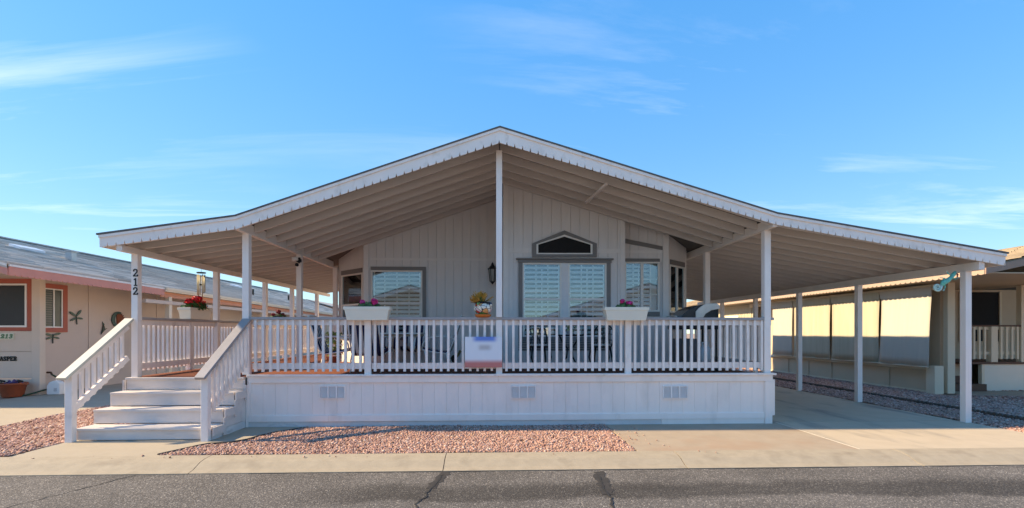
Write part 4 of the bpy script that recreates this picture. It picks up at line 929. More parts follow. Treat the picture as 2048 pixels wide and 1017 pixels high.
# ================================================================== RIGHT NEIGHBOUR
RXW, RXE = 11.36, 10.62
rh = thing('neighbour_house', (13.5, 12.5, 0), 'tan house with roll-down shades and a small porch right of the carport', 'house')
RY0, RY1 = 12.45, 27.0
box('skirt', RXW, RXW + 0.1, RY0 + 0.11, RY1, 0.0, 0.60, TAN, rh)
for y in np.arange(RY0 + 0.2, RY1, 1.22): box('skirt_batten', RXW - 0.025, RXW - 0.001, y, y + 0.06, 0.06, 0.58, TAN, rh)
box('skirt_board', RXW - 0.02, RXW - 0.001, RY0 + 0.12, RY1, 0.0, 0.055, TANL, rh)
MB().prism([(RXW - 0.09, 0.60), (RXW + 0.06, 0.60), (RXW + 0.06, 0.68), (RXW - 0.05, 0.68)], RY0 + 0.13, 21.4, 'y').build('sill_ledge', TANL, rh)
box('corner_post', RXW - 0.12, RXW + 0.12, RY0 - 0.16, RY0 + 0.10, 0.0, 0.72, TANL, rh, 0.006)
box('wall', RXW + 0.35, RXW + 0.45, RY0 + 0.2, 24.0, 0.0, 2.95, TAN, rh); box('foundation', RXW + 0.46, 20, 14.75, 15.2, -0.05, 2.8, TAN, rh)
box('wall', RXW, RXW + 0.1, 21.4, RY1, 0.6, 2.95, mat('sunny_cream', (0.46, 0.41, 0.30), 0.7, 0.05, 2, 0.1, 40), rh)
for y in np.arange(21.5, RY1, 0.3): box('siding_plank', RXW - 0.018, RXW - 0.001, y, y + 0.285, 0.62, 2.8, mat('sunny_cream', (0,0,0)), rh)
a_, b2 = atx(1474, 595, RXW), atx(1486, 632, RXW)
box('window', RXW - 0.05, RXW - 0.02, 22.6, 23.9, 1.3, 2.35, VINYL, rh); box('window_pane', RXW - 0.06, RXW - 0.051, 22.75, 23.75, 1.35, 2.25, mat('brown_pane', (0.16, 0.10, 0.06), 0.3), rh)
# roof and eave
def rez(y): return 2.93 - 0.004 * (y - 11)
MB().prism([(RXE, 2.93), (15.5, 4.02), (15.5, 4.10), (RXE, 3.01)], 10.4, 34, 'y').build('roof', SHINGB, rh)
for i in range(12):
    xa = RXE - 0.02 + 4.88 * i / 12; za = 3.012 + 1.09 * i / 12
    m_ = MB(); y = 10.36 - 0.3 * (i % 2)
    while y < 34: m_.add([(xa, max(y, 10.36), za + 0.028), (xa, y + 0.58, za + 0.028), (xa + 0.42, y + 0.58, za + 0.10), (xa + 0.42, max(y, 10.36), za + 0.10), (xa, max(y, 10.36), za), (xa, y + 0.58, za)], [(0,3,2,1),(0,1,5,4)]); y += 0.6
    c_ = m_.build('shingle_course', SHINGB, rh); c_['kind'] = 'stuff'
MB().prism([(15.5, 4.02), (20.5, 2.95), (20.5, 3.03), (15.5, 4.10)], 10.4, 34, 'y').build('roof', SHINGB, rh)
VALT = mat('tan_valance', (0.42, 0.31, 0.24), 0.6, 0.05, 3)
valance(rh, VALT, RXE, 10.4, 24.5, lambda y: 2.99, 0.15, 0.16)
box('eave_fascia', RXE + 0.03, RXE + 0.06, 10.41, 24.5, 2.84, 2.985, mat('brown_fascia', (0.33, 0.22, 0.17), 0.6), rh)
MB().prism([(RXE, 2.835), (RXE, 2.99), (15.5, 4.03), (15.5, 3.875)], 10.36, 10.39, 'y').build('rake_board', mat('brown_fascia', (0,0,0)), rh)
box('soffit', RXE + 0.07, RXW + 3.5, 10.42, 24.5, 2.86, 2.88, TAN, rh)
box('awning_beam', RXW - 0.16, RXW - 0.06, 12.3, 21.4, 2.66, 2.80, TANL, rh)
# roll-down shades
SHC = [mat('shade_cream', (0.50, 0.455, 0.385), 0.85, 0.05, 3, 0.06, 200, stretch=(1, 6, 0.4)), mat('shade_yellow', (0.46, 0.405, 0.30), 0.85, 0.08, 3, 0.06, 200, stretch=(1, 6, 0.3), stain=((0.50, 0.45, 0.34), 1.2, 0.45, 0.7, (1, 5, 0.5)))]
def shade(px0, px1, k, bulge, label):
    x = RXW - 0.12; y1 = atx(px0, 650, x).y; y0 = atx(px1, 650, x).y
    t = thing('roll_down_shade', (x, (y0 + y1)/2, 0.66), label, 'shade', 'roll-down shades hung from the tan house eave')
    m_ = MB(); ny, nz = 10, 9; vv = []
    for i in range(ny + 1):
        y = y0 + 0.02 + (y1 - y0 - 0.04) * i / ny
        for j in range(nz + 1):
            f = j / nz; z = 2.72 - (2.72 - 0.70) * f; vv.append((x - 0.03 - bulge * f**1.6 - 0.012*math.sin(i*1.3 + j*0.5) * f, y + (0.0 if 0 < i < ny else (-1 if i == 0 else 1) * -0.03*math.sin(f*3.1)), z))
    m_.add(vv, [(i*(nz+1)+j, i*(nz+1)+j+1, (i+1)*(nz+1)+j+1, (i+1)*(nz+1)+j) for i in range(ny) for j in range(nz)])
    o = m_.build('shade_cloth', SHC[k], t, True); so_ = o.modifiers.new('solid', 'SOLIDIFY'); so_.thickness = 0.006
    MB().tube([(x - 0.03 - bulge, y0 + 0.03, 0.69), (x - 0.03 - bulge, y1 - 0.03, 0.69)], 0.016, 8).build('bottom_bar', TANL, t)
    valance(t, SHC[k], x - 0.075, y0 + 0.01, y1 - 0.01, lambda y: 2.74, 0.20, 0.13, 0.008, 0.03, 'top_flap')
shade(1764, 1868, 0, 0.10, 'cream roll-down shade nearest the steps of the tan house, flaring at the bottom')
shade(1665, 1763, 1, 0.03, 'yellowed roll-down shade, second from the steps of the tan house')
shade(1589, 1664, 1, 0.02, 'yellowed roll-down shade, third from the steps, partly behind a carport post')
shade(1546, 1588, 0, 0.02, 'pale roll-down shade farthest from the steps, next to the porch corner')
# small porch of the right house
box('stair_side', RXW + 0.46, 13.3, 14.2, 14.3, 0.0, 0.77, BROWN, rh)
rp2 = thing('side_porch', (13.0, 12.9, 0), 'small raised porch with cream balusters and brown trim at the right edge', 'porch')
PZ = 0.78; PY = 12.95
a_ = atz(1968, 785, 0); px0 = aty(1968, 780, PY).x
box('skirt', px0, 20, PY, PY + 0.06, 0, PZ - 0.06, mat('cream_skirt', (0.72, 0.66, 0.55), 0.7, 0.04, 2), rp2)
box('skirt_corner', px0 - 0.08, px0 - 0.001, PY - 0.02, PY + 0.08, 0, PZ - 0.06, TANL, rp2)
box('floor_edge', px0 - 0.75, 20, PY - 0.05, PY + 1.7, PZ - 0.055, PZ, BROWN, rp2)
box('side_skirt', px0 - 0.70, px0 - 0.081, PY + 0.3, PY + 0.36, 0, PZ - 0.06, TAN, rp2)
xr0, xr1 = aty(1944, 700, PY).x, 20
nx = [aty(1985, 700, PY).x, aty(2044, 700, PY).x]
box('cap_rail', xr0 - 0.05, nx[1] + 0.3, PY - 0.04, PY + 0.10, 1.735, 1.775, BROWN, rp2)
box('bottom_rail', xr0, nx[1], PY + 0.01, PY + 0.05, 0.98, 1.06, TANL, rp2); box('top_rail', xr0, nx[1], PY + 0.01, PY + 0.05, 1.65, 1.733, TANL, rp2)
box('newel_post', nx[0] - 0.09, nx[0] + 0.09, PY - 0.06, PY + 0.09, PZ, 1.733, TANL, rp2, 0.005)
box('newel_post', nx[1] - 0.07, nx[1] + 0.09, PY - 0.05, PY + 0.09, PZ, 2.85, TANL, rp2, 0.005)
x = xr0 + 0.03
while x < nx[1]:
    if abs(x - nx[0]) > 0.12: repbox('baluster', 0.05, 0.045, 0.86, TANL, (x, PY - 0.015, 1.29), rp2)
    x += 0.152
st2 = thing('brown_steps', (12.0, 12.9, 0), 'dark brown steps rising to the porch of the tan house', 'stairs')
sx0 = RXW + 0.14; 
for i in range(4):
    xr = px0 - 0.02 - (0.0 if i == 0 else 0.25 if i == 1 else 0.62)
    box('step', sx0, max(xr, sx0 + 0.4), PY - 0.10 + 0.27*i, PY + 1.2, 0.195*i + 0.002, 0.195*(i+1) - 0.002 if i < 3 else 0.80, BROWN, st2, 0.006)
bw = thing('porch_wall', (13, 14.6, 0), 'shaded tan porch wall with a big dark screened window at the right edge', 'wall')
a_ = aty(1943, 562, 14.3); b2 = aty(2016, 650, 14.3)
box('wall', RXW + 0.36, a_.x - 0.06, 14.6, 14.7, 0.7, 2.86, TAN, bw); box('wall', a_.x - 0.059, b2.x + 0.06, 14.6, 14.7, 0.7, 1.3, TAN, bw); box('wall', b2.x + 0.061, 20.4, 14.6, 14.7, 0.7, 2.86, TAN, bw); box('wall', a_.x - 0.059, b2.x + 0.06, 14.6, 14.7, 2.8, 2.86, TAN, bw)
box('screen', a_.x - 0.05, b2.x + 0.02, 14.60, 14.62, 1.31, 2.79, SCREEN, bw)
box('trim', a_.x - 0.11, a_.x - 0.05, 14.56, 14.59, 1.3, 2.8, TANL, bw); box('trim', b2.x + 0.02, b2.x + 0.09, 14.56, 14.59, 1.3, 2.8, TANL, bw)
box('door_jamb', RXW + 0.42, RXW + 0.55, 14.54, 14.598, 0.8, 2.8, BROWN, bw)
pc = aty(1903, 700, 12.75); pl = thing('porch_column', (pc.x, 12.75, 0), 'cream square column at the foot of the brown steps', 'column')
pb = atz(1903, 788, 0); box('shaft', pb.x - 0.10, pb.x + 0.10, pb.y, pb.y + 0.14, 0.0, 2.86, TANL, pl, 0.006)
lp = aty(1880, 600, 14.5); ln2 = thing('wall_sconce', (lp.x, 14.5, lp.z), 'small black wall lamp in the shaded doorway of the tan house', 'lamp')
MB().tube([(lp.x, 14.58, lp.z), (lp.x, 14.45, lp.z + 0.05), (lp.x, 14.40, lp.z - 0.02)], 0.02, 6).build('bracket', BLACK, ln2)
MB().lathe([(0.03, 0.20), (0.08, 0.16), (0.06, 0.0), (0.03, -0.16), (0.0, -0.18)], (lp.x, 14.40, lp.z - 0.02), 8).build('lantern', BLACK, ln2)

# ================================================================== ACROSS THE STREET (seen in the window reflections)
def opposite(x, wm, tm, label, ov=0.35, y=-12.0):
    t = thing('opposite_house', (x, y, 0), label, 'house', 'houses across the street')
    yw = y - ov
    box('wall', x - 6.9, x + 6.9, y - 12, yw, 0, 2.65, wm, t)
    MB().prism([(x - 6.9, 2.65), (x + 6.9, 2.65), (x, 4.83)], y - 12, yw, 'y').build('gable', wm, t)
    for s_ in (-1, 1):
        MB().prism([(x + s_*7.2, 2.62), (x, 4.9), (x, 5.0), (x + s_*7.2, 2.72)], y - 12.5, y, 'y').build('roof', SHING, t)
        MB().prism([(x + s_*7.2, 2.42), (x, 4.64), (x, 4.89), (x + s_*7.2, 2.68)], y, y + 0.03, 'y').build('fascia', tm, t)
        if ov > 1:
            for px in (2.4, 6.8): box('post', x + s_*px - 0.08, x + s_*px + 0.08, y - 0.2, y - 0.04, 0, 4.8 - 0.316*px - 0.1, WHITE, t)
        w3 = box('window', x + s_*3.6 - 0.9, x + s_*3.6 + 0.9, yw, yw + 0.05, 1.2, 2.3, VINYL, t)
        box('pane', x + s_*3.6 - 0.82, x + s_*3.6 + 0.82, yw + 0.051, yw + 0.06, 1.28, 2.22, mat('green_pane', (0,0,0)), w3)
    d_ = box('door', x - 0.5, x + 0.5, yw, yw + 0.05, 0.3, 2.4, tm, t)
    return t
opposite(-5.9, mat('opp_cream', (0.80, 0.73, 0.62), 0.7), WHITE, 'cream gabled house with a porch across the street, reflected in the left porch window', 1.2)
opposite(10.7, mat('opp_white', (0.84, 0.79, 0.72), 0.7), WHITE, 'white gabled house across the street, reflected in the right porch window')
opposite(-22.3, mat('opp_cream', (0,0,0)), WHITE, 'cream gabled house across the street, farthest left behind the camera')
opposite(27.2, mat('opp_white', (0,0,0)), WHITE, 'white gabled house across the street, farthest right behind the camera')

# ================================================================== THINGS ON THE PORCH
# ---- planters
def planter_mesh(t, c, L_, D_, H_, drop, ang=0.0):
    """trough with a flared rim; c = middle of the rail top; it straddles the cap rail"""
    z0 = drop; z1 = drop + H_
    def ringp(l, d, z): return [(-l/2, -d/2, z), (l/2, -d/2, z), (l/2, d/2, z), (-l/2, d/2, z)]
    prof = [(0.86, 0.80, z0), (0.955, 0.95, z1 - 0.055), (1.0, 1.0, z1 - 0.053), (1.0, 1.02, z1), (0.95, 0.90, z1), (0.90, 0.86, z1 - 0.045)]
    m_ = MB()
    for a, d, z in prof: m_.v += ringp(L_*a, D_*d, z)
    for i in range(len(prof) - 1):
        for j in range(4): m_.f.append((4*i+j, 4*i+(j+1) % 4, 4*(i+1)+(j+1) % 4, 4*(i+1)+j))
    m_.f.append((3, 2, 1, 0)); k = 4*(len(prof)-1)
    o = m_.build('trough', CREAM, t, local=True, bevel=0.006)
    MB().add([tuple((x, y, z + 0.001)) for x, y, z in m_.v[-4:]], [(0, 1, 2, 3)]).build('soil', SOILP, t, local=True)
    return z1
def geranium(t, cx, cy, z, sp, h, nl, heads, fm, seed):
    rr = random.Random(seed); random.seed(seed)
    lv = MB(); stm = MB()
    for k in range(nl):
        a = rr.uniform(0, 6.28); r_ = sp * math.sqrt(rr.random()); zz = z + rr.uniform(-0.01, h * (1 - 0.5*(r_/sp)**2))
        lv.leaf((cx + r_*math.cos(a)*1.25, cy + r_*math.sin(a)*0.7, zz), (math.cos(a)*0.6, math.sin(a)*0.6 - 0.5, rr.uniform(0.3, 1)), rr.uniform(0.045, 0.075), 1.5)
    f = lv.build('foliage', LEAF, t, local=True); f['kind'] = 'stuff'
    for (hx, hz_, hr) in heads:
        hy = cy + rr.uniform(-0.05, 0.02)
        fl = MB()
        for q in range(34):
            d = Vector((rr.gauss(0, 1), rr.gauss(0, 1), rr.gauss(0, 1))).normalized(); d.z = d.z*0.8 + 0.12
            c = Vector((cx + hx, hy, z + hz_)) + d * hr * rr.uniform(0.75, 1.0)
            fl.leaf(c, d + Vector((rr.uniform(-.4,.4), rr.uniform(-.4,.4), rr.uniform(-.4,.4))), hr * 0.75, 1.7)
        fl.ico((cx + hx, hy, z + hz_), hr * 0.75, 0.15)
        fl.build('flower_head', fm, t, local=True)
        MB().tube([(cx + hx*0.6, cy, z - 0.02), (cx + hx, hy, z + hz_)], 0.005, 5).build('stem', LEAF, t, local=True)
def planter(label, flabel, loc, rz, drop, heads, fm, seed, sp=0.16, h=0.12, nl=90, off=0.0):
    t = thing('planter_box', loc, label, 'planter', 'cream trough planters on the railing', rz)
    z1 = planter_mesh(t, loc, 0.76, 0.25, 0.225, drop)
    g = thing('geranium', loc, flabel, 'plant', 'geraniums in the planters', rz)
    geranium(g, off, 0.0, z1 - 0.04, sp, h, nl, heads, fm, seed)
pA = aty(735, 625, 8.42); pB = aty(1252, 625, 8.42)
planter('cream trough planter on the front railing below the left window', 'low geranium with two pink blooms left of the porch post', (pA.x, 8.47, RT), 0, -0.055, [(-0.09, 0.11, 0.045), (0.11, 0.12, 0.055)], PINKF, 3, 0.15, 0.13)
planter('cream trough planter on the front railing near the right bay', 'low geranium with pink blooms in the planter near the grill', (pB.x, 8.47, RT), 0, -0.055, [(-0.06, 0.14, 0.04), (0.06, 0.10, 0.052), (0.10, 0.03, 0.03)], PINKF, 5, 0.14, 0.12)
pC = atx(388, 632, -5.97)
planter('cream trough planter on the left side railing by the chimes', 'full geranium crowded with red blooms on the left side railing', (-5.97, pC.y + 0.05, RT), R(90), 0.004, [(-0.22, 0.15, 0.065), (-0.05, 0.20, 0.075), (0.10, 0.22, 0.07), (0.24, 0.14, 0.07), (0.0, 0.10, 0.06), (-0.15, 0.08, 0.06), (0.18, 0.06, 0.06)], REDF, 8, 0.26, 0.20, 160)
pD = atx(556, 628, -5.97)
g = thing('railing_plant', (-5.97, pD.y, RT), 'dark red flowering plant far along the left side railing', 'plant')
MB().lathe([(0.09, 0.0), (0.12, 0.10), (0.10, 0.10), (0.0, 0.08)], (0, 0, 0.002), 14).build('pot', CREAM, g, local=True)
geranium(g, 0, 0, 0.11, 0.16, 0.16, 60, [(-0.12, 0.12, 0.05), (0.02, 0.2, 0.06), (0.14, 0.12, 0.05), (0.02, 0.05, 0.05)], mat('dark_red_petal', (0.22, 0.015, 0.03), 0.5, 0.2, 60, island=0.3), 11)
# ---- painted pot with saucer and succulent
tp = aty(966, 632, 8.50); tpz = RT
t = thing('painted_pot', (tp.x, 8.53, tpz), 'colourful hand painted pot on an orange saucer beside the centre post', 'pot')
MB().lathe([(0.09, 0.0), (0.125, 0.012), (0.145, 0.045), (0.135, 0.048), (0.11, 0.02), (0.0, 0.02)], (0, 0, 0.001), 24).build('saucer', ORANGE, t, True, local=True)
def mat_talavera():
    m = bpy.data.materials.new('talavera_glaze'); m.use_nodes = True; t_ = m.node_tree; t_.nodes.clear(); n = t_.nodes.new; l = t_.links.new
    o = n('ShaderNodeOutputMaterial'); b = n('ShaderNodeBsdfPrincipled'); l(b.outputs[0], o.inputs[0]); b.inputs['Roughness'].default_value = 0.12
    c = n('ShaderNodeTexCoord'); v = n('ShaderNodeTexVoronoi'); v.inputs['Scale'].default_value = 13; l(c.outputs['Object'], v.inputs['Vector'])
    sp_ = n('ShaderNodeSeparateColor'); l(v.outputs['Color'], sp_.inputs[0])
    r_ = n('ShaderNodeValToRGB'); r_.color_ramp.interpolation = 'CONSTANT'; e = r_.color_ramp.elements
    e[0].position = 0; e[0].color = (0.80, 0.76, 0.66, 1); e[1].position = 0.25; e[1].color = (0.20, 0.42, 0.12, 1)
    for p_, c_ in ((0.45, (0.80, 0.72, 0.60, 1)), (0.58, (0.62, 0.06, 0.04, 1)), (0.68, (0.78, 0.38, 0.16, 1)), (0.80, (0.05, 0.05, 0.14, 1)), (0.88, (0.75, 0.55, 0.58, 1))): x_ = e.new(p_); x_.color = c_
    l(sp_.outputs[0], r_.inputs[0])
    v2 = n('ShaderNodeTexVoronoi'); v2.feature = 'DISTANCE_TO_EDGE'; v2.inputs['Scale'].default_value = 13; l(c.outputs['Object'], v2.inputs['Vector'])
    mr = n('ShaderNodeMath'); mr.operation = 'LESS_THAN'; mr.inputs[1].default_value = 0.045; l(v2.outputs['Distance'], mr.inputs[0])
    mx = n('ShaderNodeMix'); mx.data_type = 'RGBA'; l(mr.outputs[0], mx.inputs['Factor']); l(r_.outputs[0], mx.inputs['A']); mx.inputs['B'].default_value = (0.03, 0.03, 0.06, 1); l(mx.outputs['Result'], b.inputs['Base Color'])
    return m
TAL = mat_talavera()
MB().lathe([(0.09, 0.0), (0.115, 0.01), (0.155, 0.08), (0.162, 0.12), (0.14, 0.17), (0.115, 0.19)], (0, 0, 0.05), 28).build('pot_body', TAL, t, True, local=True)
rim = []
for k in range(48):
    a = 2*math.pi*k/48; rr_ = 0.128 + 0.007*math.sin(a*8); rim.append((rr_*math.cos(a), rr_*math.sin(a), 0.245))
MB().tube(rim, 0.014, 7, True).build('rim', mat('black_glaze', (0.01, 0.01, 0.013), 0.15), t, True, local=True)
MB().lathe([(0.118, 0.228), (0.0, 0.232)], (0, 0, 0), 20).build('soil', SOILP, t, local=True)
for a in (R(-35), R(-120)):
    MB().tube([(0.10*math.cos(a), 0.10*math.sin(a), 0.24), (0.17*math.cos(a), 0.17*math.sin(a), 0.22), (0.158*math.cos(a), 0.158*math.sin(a), 0.17)], [0.02, 0.022, 0.012], 7).build('handle', TAL, t, True, local=True)
su = thing('pencil_succulent', (tp.x - 0.03, 8.53, tpz + 0.23), 'orange tipped pencil succulent growing in the painted pot', 'plant')
rs = random.Random(4); YEL = mat('succulent_tip', (0.55, 0.27, 0.05), 0.5, 0.3, 40, island=0.3); GRS = mat('succulent_stem', (0.10, 0.15, 0.04), 0.5, 0.3, 40, island=0.3)
b1 = MB(); b2m = MB()
for k in range(85):
    a = rs.uniform(0, 6.28); el = rs.uniform(0.15, 1.5); ln_ = rs.uniform(0.14, 0.24)
    d = Vector((math.cos(a)*math.cos(el) - 0.25, math.sin(a)*math.cos(el), math.sin(el))).normalized()
    o0 = Vector((rs.uniform(-.05, .04), rs.uniform(-.05, .05), 0)); p1 = o0 + d*ln_*0.6; p2 = o0 + d*ln_
    b1.tube([o0, p1], [0.006, 0.006], 5)
    for q in range(3):
        d2 = (d + Vector((rs.uniform(-.5, .5), rs.uniform(-.5, .5), rs.uniform(-.2, .5)))).normalized(); b2m.tube([p1 - d*0.02, p1 + d2*ln_*rs.uniform(0.2, 0.42)], [0.006, 0.0045], 4)
b1.build('stems', GRS, su, local=True)['kind'] = 'stuff'; b2m.build('tips', YEL, su, local=True)['kind'] = 'stuff'
# ---- blurred notice hung on the front railing
s0 = aty(930, 674, 8.44); s1 = aty(1004, 735, 8.44)
sg = thing('yard_sign', ((s0.x + s1.x)/2, 8.44, s1.z), 'white sign with a blue top and red foot fixed to the front railing', 'sign')
def mat_sign(x0, x1, z0, z1):
    m = bpy.data.materials.new('sign_print'); m.use_nodes = True; t_ = m.node_tree; t_.nodes.clear(); n = t_.nodes.new; l = t_.links.new
    o = n('ShaderNodeOutputMaterial'); b = n('ShaderNodeBsdfPrincipled'); l(b.outputs[0], o.inputs[0]); b.inputs['Roughness'].default_value = 0.5
    g_ = n('ShaderNodeNewGeometry'); s_ = n('ShaderNodeSeparateXYZ'); l(g_.outputs['Position'], s_.inputs[0])
    def smooth(src, a, c, inv=False):
        r_ = n('ShaderNodeMapRange'); r_.interpolation_type = 'SMOOTHSTEP'; r_.inputs['From Min'].default_value = a; r_.inputs['From Max'].default_value = c
        if inv: r_.inputs['To Min'].default_value = 1; r_.inputs['To Max'].default_value = 0
        l(src, r_.inputs[0]); return r_.outputs[0]
    def mul_(*fs):
        cur = fs[0]
        for f in fs[1:]:
            k = n('ShaderNodeMath'); k.operation = 'MULTIPLY'; l(cur, k.inputs[0]); l(f, k.inputs[1]); cur = k.outputs[0]
        return cur
    W, H_ = x1 - x0, z1 - z0; X, Z = s_.outputs['X'], s_.outputs['Z']
    cur = None
    layers = [((0.10, 0.25, 0.66), mul_(smooth(X, x0 + .14*W, x0 + .34*W), smooth(X, x0 + .74*W, x0 + .92*W, True), smooth(Z, z0 + .78*H_, z0 + .92*H_))),
              ((0.52, 0.52, 0.54), mul_(smooth(X, x0 + .3*W, x0 + .45*W), smooth(X, x0 + .6*W, x0 + .78*W, True), smooth(Z, z0 + .5*H_, z0 + .64*H_), smooth(Z, z0 + .66*H_, z0 + .8*H_, True))),
              ((0.64, 0.20, 0.18), smooth(Z, z0 + .12*H_, z0 + .30*H_, True))]
    prev = None
    for c_, f in layers:
        mx = n('ShaderNodeMix'); mx.data_type = 'RGBA'; l(f, mx.inputs['Factor'])
        if prev is None: mx.inputs['A'].default_value = (0.76, 0.81, 0.87, 1)
        else: l(prev, mx.inputs['A'])
        mx.inputs['B'].default_value = (*c_, 1); prev = mx.outputs['Result']
    l(prev, b.inputs['Base Color']); return m
box('panel', s0.x, s1.x, 8.425, 8.431, s1.z, s0.z, mat_sign(s0.x, s1.x, s1.z, s0.z), sg)
# ---- house number on the left post
hn = thing('house_number', (-5.96, 8.50, 2.3), 'black metal numerals 2 1 2 running down the left porch post', 'house number')
for i, (ch, py) in enumerate((('2', 556), ('1', 574.5), ('2', 592.5))):
    c = aty(271.5, py - 3, 8.53); glyph(ch, c.x - 0.042, 8.526, c.z, 0.085, 0.115, 0.017, 0, 0.012).build('numeral', BLACK, hn)
# ---- wind chime under the left beam
wc = atx(402.5, 570, -5.96); zt = 2.875
ch_ = thing('wind_chime', (-5.96, wc.y, zt), 'brass wind chime with long tubes hanging from the left porch beam', 'wind chime')
zd = atx(402.5, 547, -5.96).z
BRS = mat('brass_tube', (0.50, 0.44, 0.28), 0.55, 0.1, 20, metal=0.35)
MB().tube([(-5.96, wc.y, zt), (-5.96, wc.y, zd)], 0.003, 5).build('cord', BLACK, ch_)
MB().lathe([(0.0, 0.0), (0.085, 0.0), (0.085, 0.02), (0.0, 0.02)], (-5.96, wc.y, zd), 18).build('disc', BLACK, ch_)
for k in range(6):
    a = k * math.pi/3 + 0.3; x_ = -5.96 + 0.066*math.cos(a); y_ = wc.y + 0.066*math.sin(a); ln_ = 0.36 + 0.02*k
    MB().tube([(x_, y_, zd - 0.03), (x_, y_, zd - 0.03 - ln_)], 0.009, 8).build('tube', BRS, ch_, True)
    MB().tube([(x_, y_, zd), (x_, y_, zd - 0.04)], 0.002, 4).build('string', BLACK, ch_)
MB().lathe([(0.0, 0.0), (0.03, 0.0), (0.03, 0.03), (0.0, 0.03)], (-5.96, wc.y, zd - 0.25), 12).build('striker', BLACK, ch_)
# ---- lamp on the inner left post
sc = aty(596, 522, 10.66); sl2 = thing('security_light', (sc.x, 10.68, sc.z), 'white and black security lamp on the inner left porch post', 'lamp')
MB().lathe([(0.0, -0.03), (0.05, -0.03), (0.055, 0.03), (0.0, 0.03)], (sc.x + 0.02, 10.66, sc.z), 14).build('base', BLACK, sl2)
MB().tube([(sc.x + 0.03, 10.64, sc.z + 0.02), (sc.x - 0.02, 10.60, sc.z + 0.03), (sc.x - 0.09, 10.57, sc.z + 0.02)], [0.03, 0.045, 0.055], 12).build('lamp_head', mat('lamp_white', (0.75, 0.72, 0.68), 0.4), sl2, True)
MB().tube([(sc.x + 0.04, 10.62, sc.z + 0.05), (sc.x + 0.06, 10.60, sc.z), (sc.x + 0.03, 10.60, sc.z - 0.05)], 0.028, 8).build('bracket', BLACK, sl2, True)
MB().ico((sc.x - 0.0, 10.60, sc.z - 0.09), 0.045).build('sensor', BLACK, sl2, True)
# ---- wall lantern by the centre post
ll = aty(985, 548, 11.85); lt = thing('wall_lantern', (ll.x, 11.9, ll.z), 'black carriage lantern on the grey wall behind the centre post', 'lamp')
MB().lathe([(0.0, -0.02), (0.06, -0.02), (0.06, 0.02), (0.0, 0.02)], (ll.x, 11.97, ll.z + 0.1), 10).build('wall_plate', BLACK, lt)
MB().tube([(ll.x, 11.97, ll.z + 0.12), (ll.x, 11.88, ll.z + 0.27), (ll.x, 11.80, ll.z + 0.24)], 0.012, 6).build('arm', BLACK, lt)
MB().lathe([(0.0, 0.26), (0.02, 0.25), (0.035, 0.20), (0.09, 0.13), (0.115, 0.115), (0.115, 0.10), (0.0, 0.10)], (ll.x, 11.80, ll.z), 6).build('roof', BLACK, lt)
MB().lathe([(0.035, -0.20), (0.06, -0.18), (0.088, 0.095)], (ll.x, 11.80, ll.z), 6).build('glass', mat('frosted_glass', (0.30, 0.31, 0.29), 0.3), lt)
for k in range(6):
    a = k*math.pi/3; MB().tube([(ll.x + 0.062*math.cos(a), 11.80 + 0.062*math.sin(a), ll.z - 0.19), (ll.x + 0.092*math.cos(a), 11.80 + 0.092*math.sin(a), ll.z + 0.10)], 0.008, 5).build('bar', BLACK, lt)
MB().lathe([(0.0, -0.26), (0.02, -0.24), (0.06, -0.19), (0.0, -0.19)], (ll.x, 11.80, ll.z), 6).build('finial', BLACK, lt)
# ---- turquoise lizard
lz = thing('lizard_ornament', aty(1896, 565, 8.42), 'turquoise metal lizard with a curled tail hung by the front carport post', 'ornament')
TUR = mat('turquoise_metal', (0.08, 0.52, 0.45), 0.4, 0.25, 25); PTUR = mat('pale_turquoise', (0.42, 0.66, 0.62), 0.4, 0.2, 40)
def lzp(px, py, d=0.0): v = aty(1900 + (px - 1900)*1.25 - 3, 563 + (py - 563)*1.25, 8.42); v.y += d; return v
MB().tube([lzp(1911, 547.5), lzp(1908, 552), lzp(1904, 557), lzp(1898, 562), lzp(1892, 565), lzp(1889, 570)], [0.02, 0.036, 0.03, 0.044, 0.05, 0.028], 8).build('body', TUR, lz, True)
tail = [lzp(1889, 569)] + [lzp(1882 + 6.3*(1 - k/26)*math.cos(0.2 + k*0.48), 572.5 + 6.3*(1 - k/26)*math.sin(0.2 + k*0.48)) for k in range(24)]
MB().tube(tail, [0.022]*4 + [0.018]*10 + [0.012]*11, 7).build('tail', PTUR, lz, True)
for pts in (((1904, 556), (1911, 560), (1914, 558)), ((1905, 554), (1900, 551), (1898, 548.5)), ((1893, 563), (1892, 558), (1889, 557.5)), ((1892, 567), (1895, 572), (1893, 576))):
    MB().tube([lzp(*q) for q in pts], [0.014, 0.010, 0.007], 6).build('leg', TUR, lz, True)
    e = pts[2]
    for k in (-1, 0, 1): MB().tube([lzp(*e), lzp(e[0] + (e[0] - pts[1][0])*0.5 + k*1.4, e[1] + (e[1] - pts[1][1])*0.5 + (1 - abs(k))*0.6)], 0.005, 5).build('toe', PTUR, lz)
MB().tube([lzp(1911, 549), lzp(1914.5, 552), lzp(1914, 556)], [0.008, 0.016, 0.01], 7).build('tongue', mat('lizard_red', (0.45, 0.08, 0.05), 0.4), lz, True)

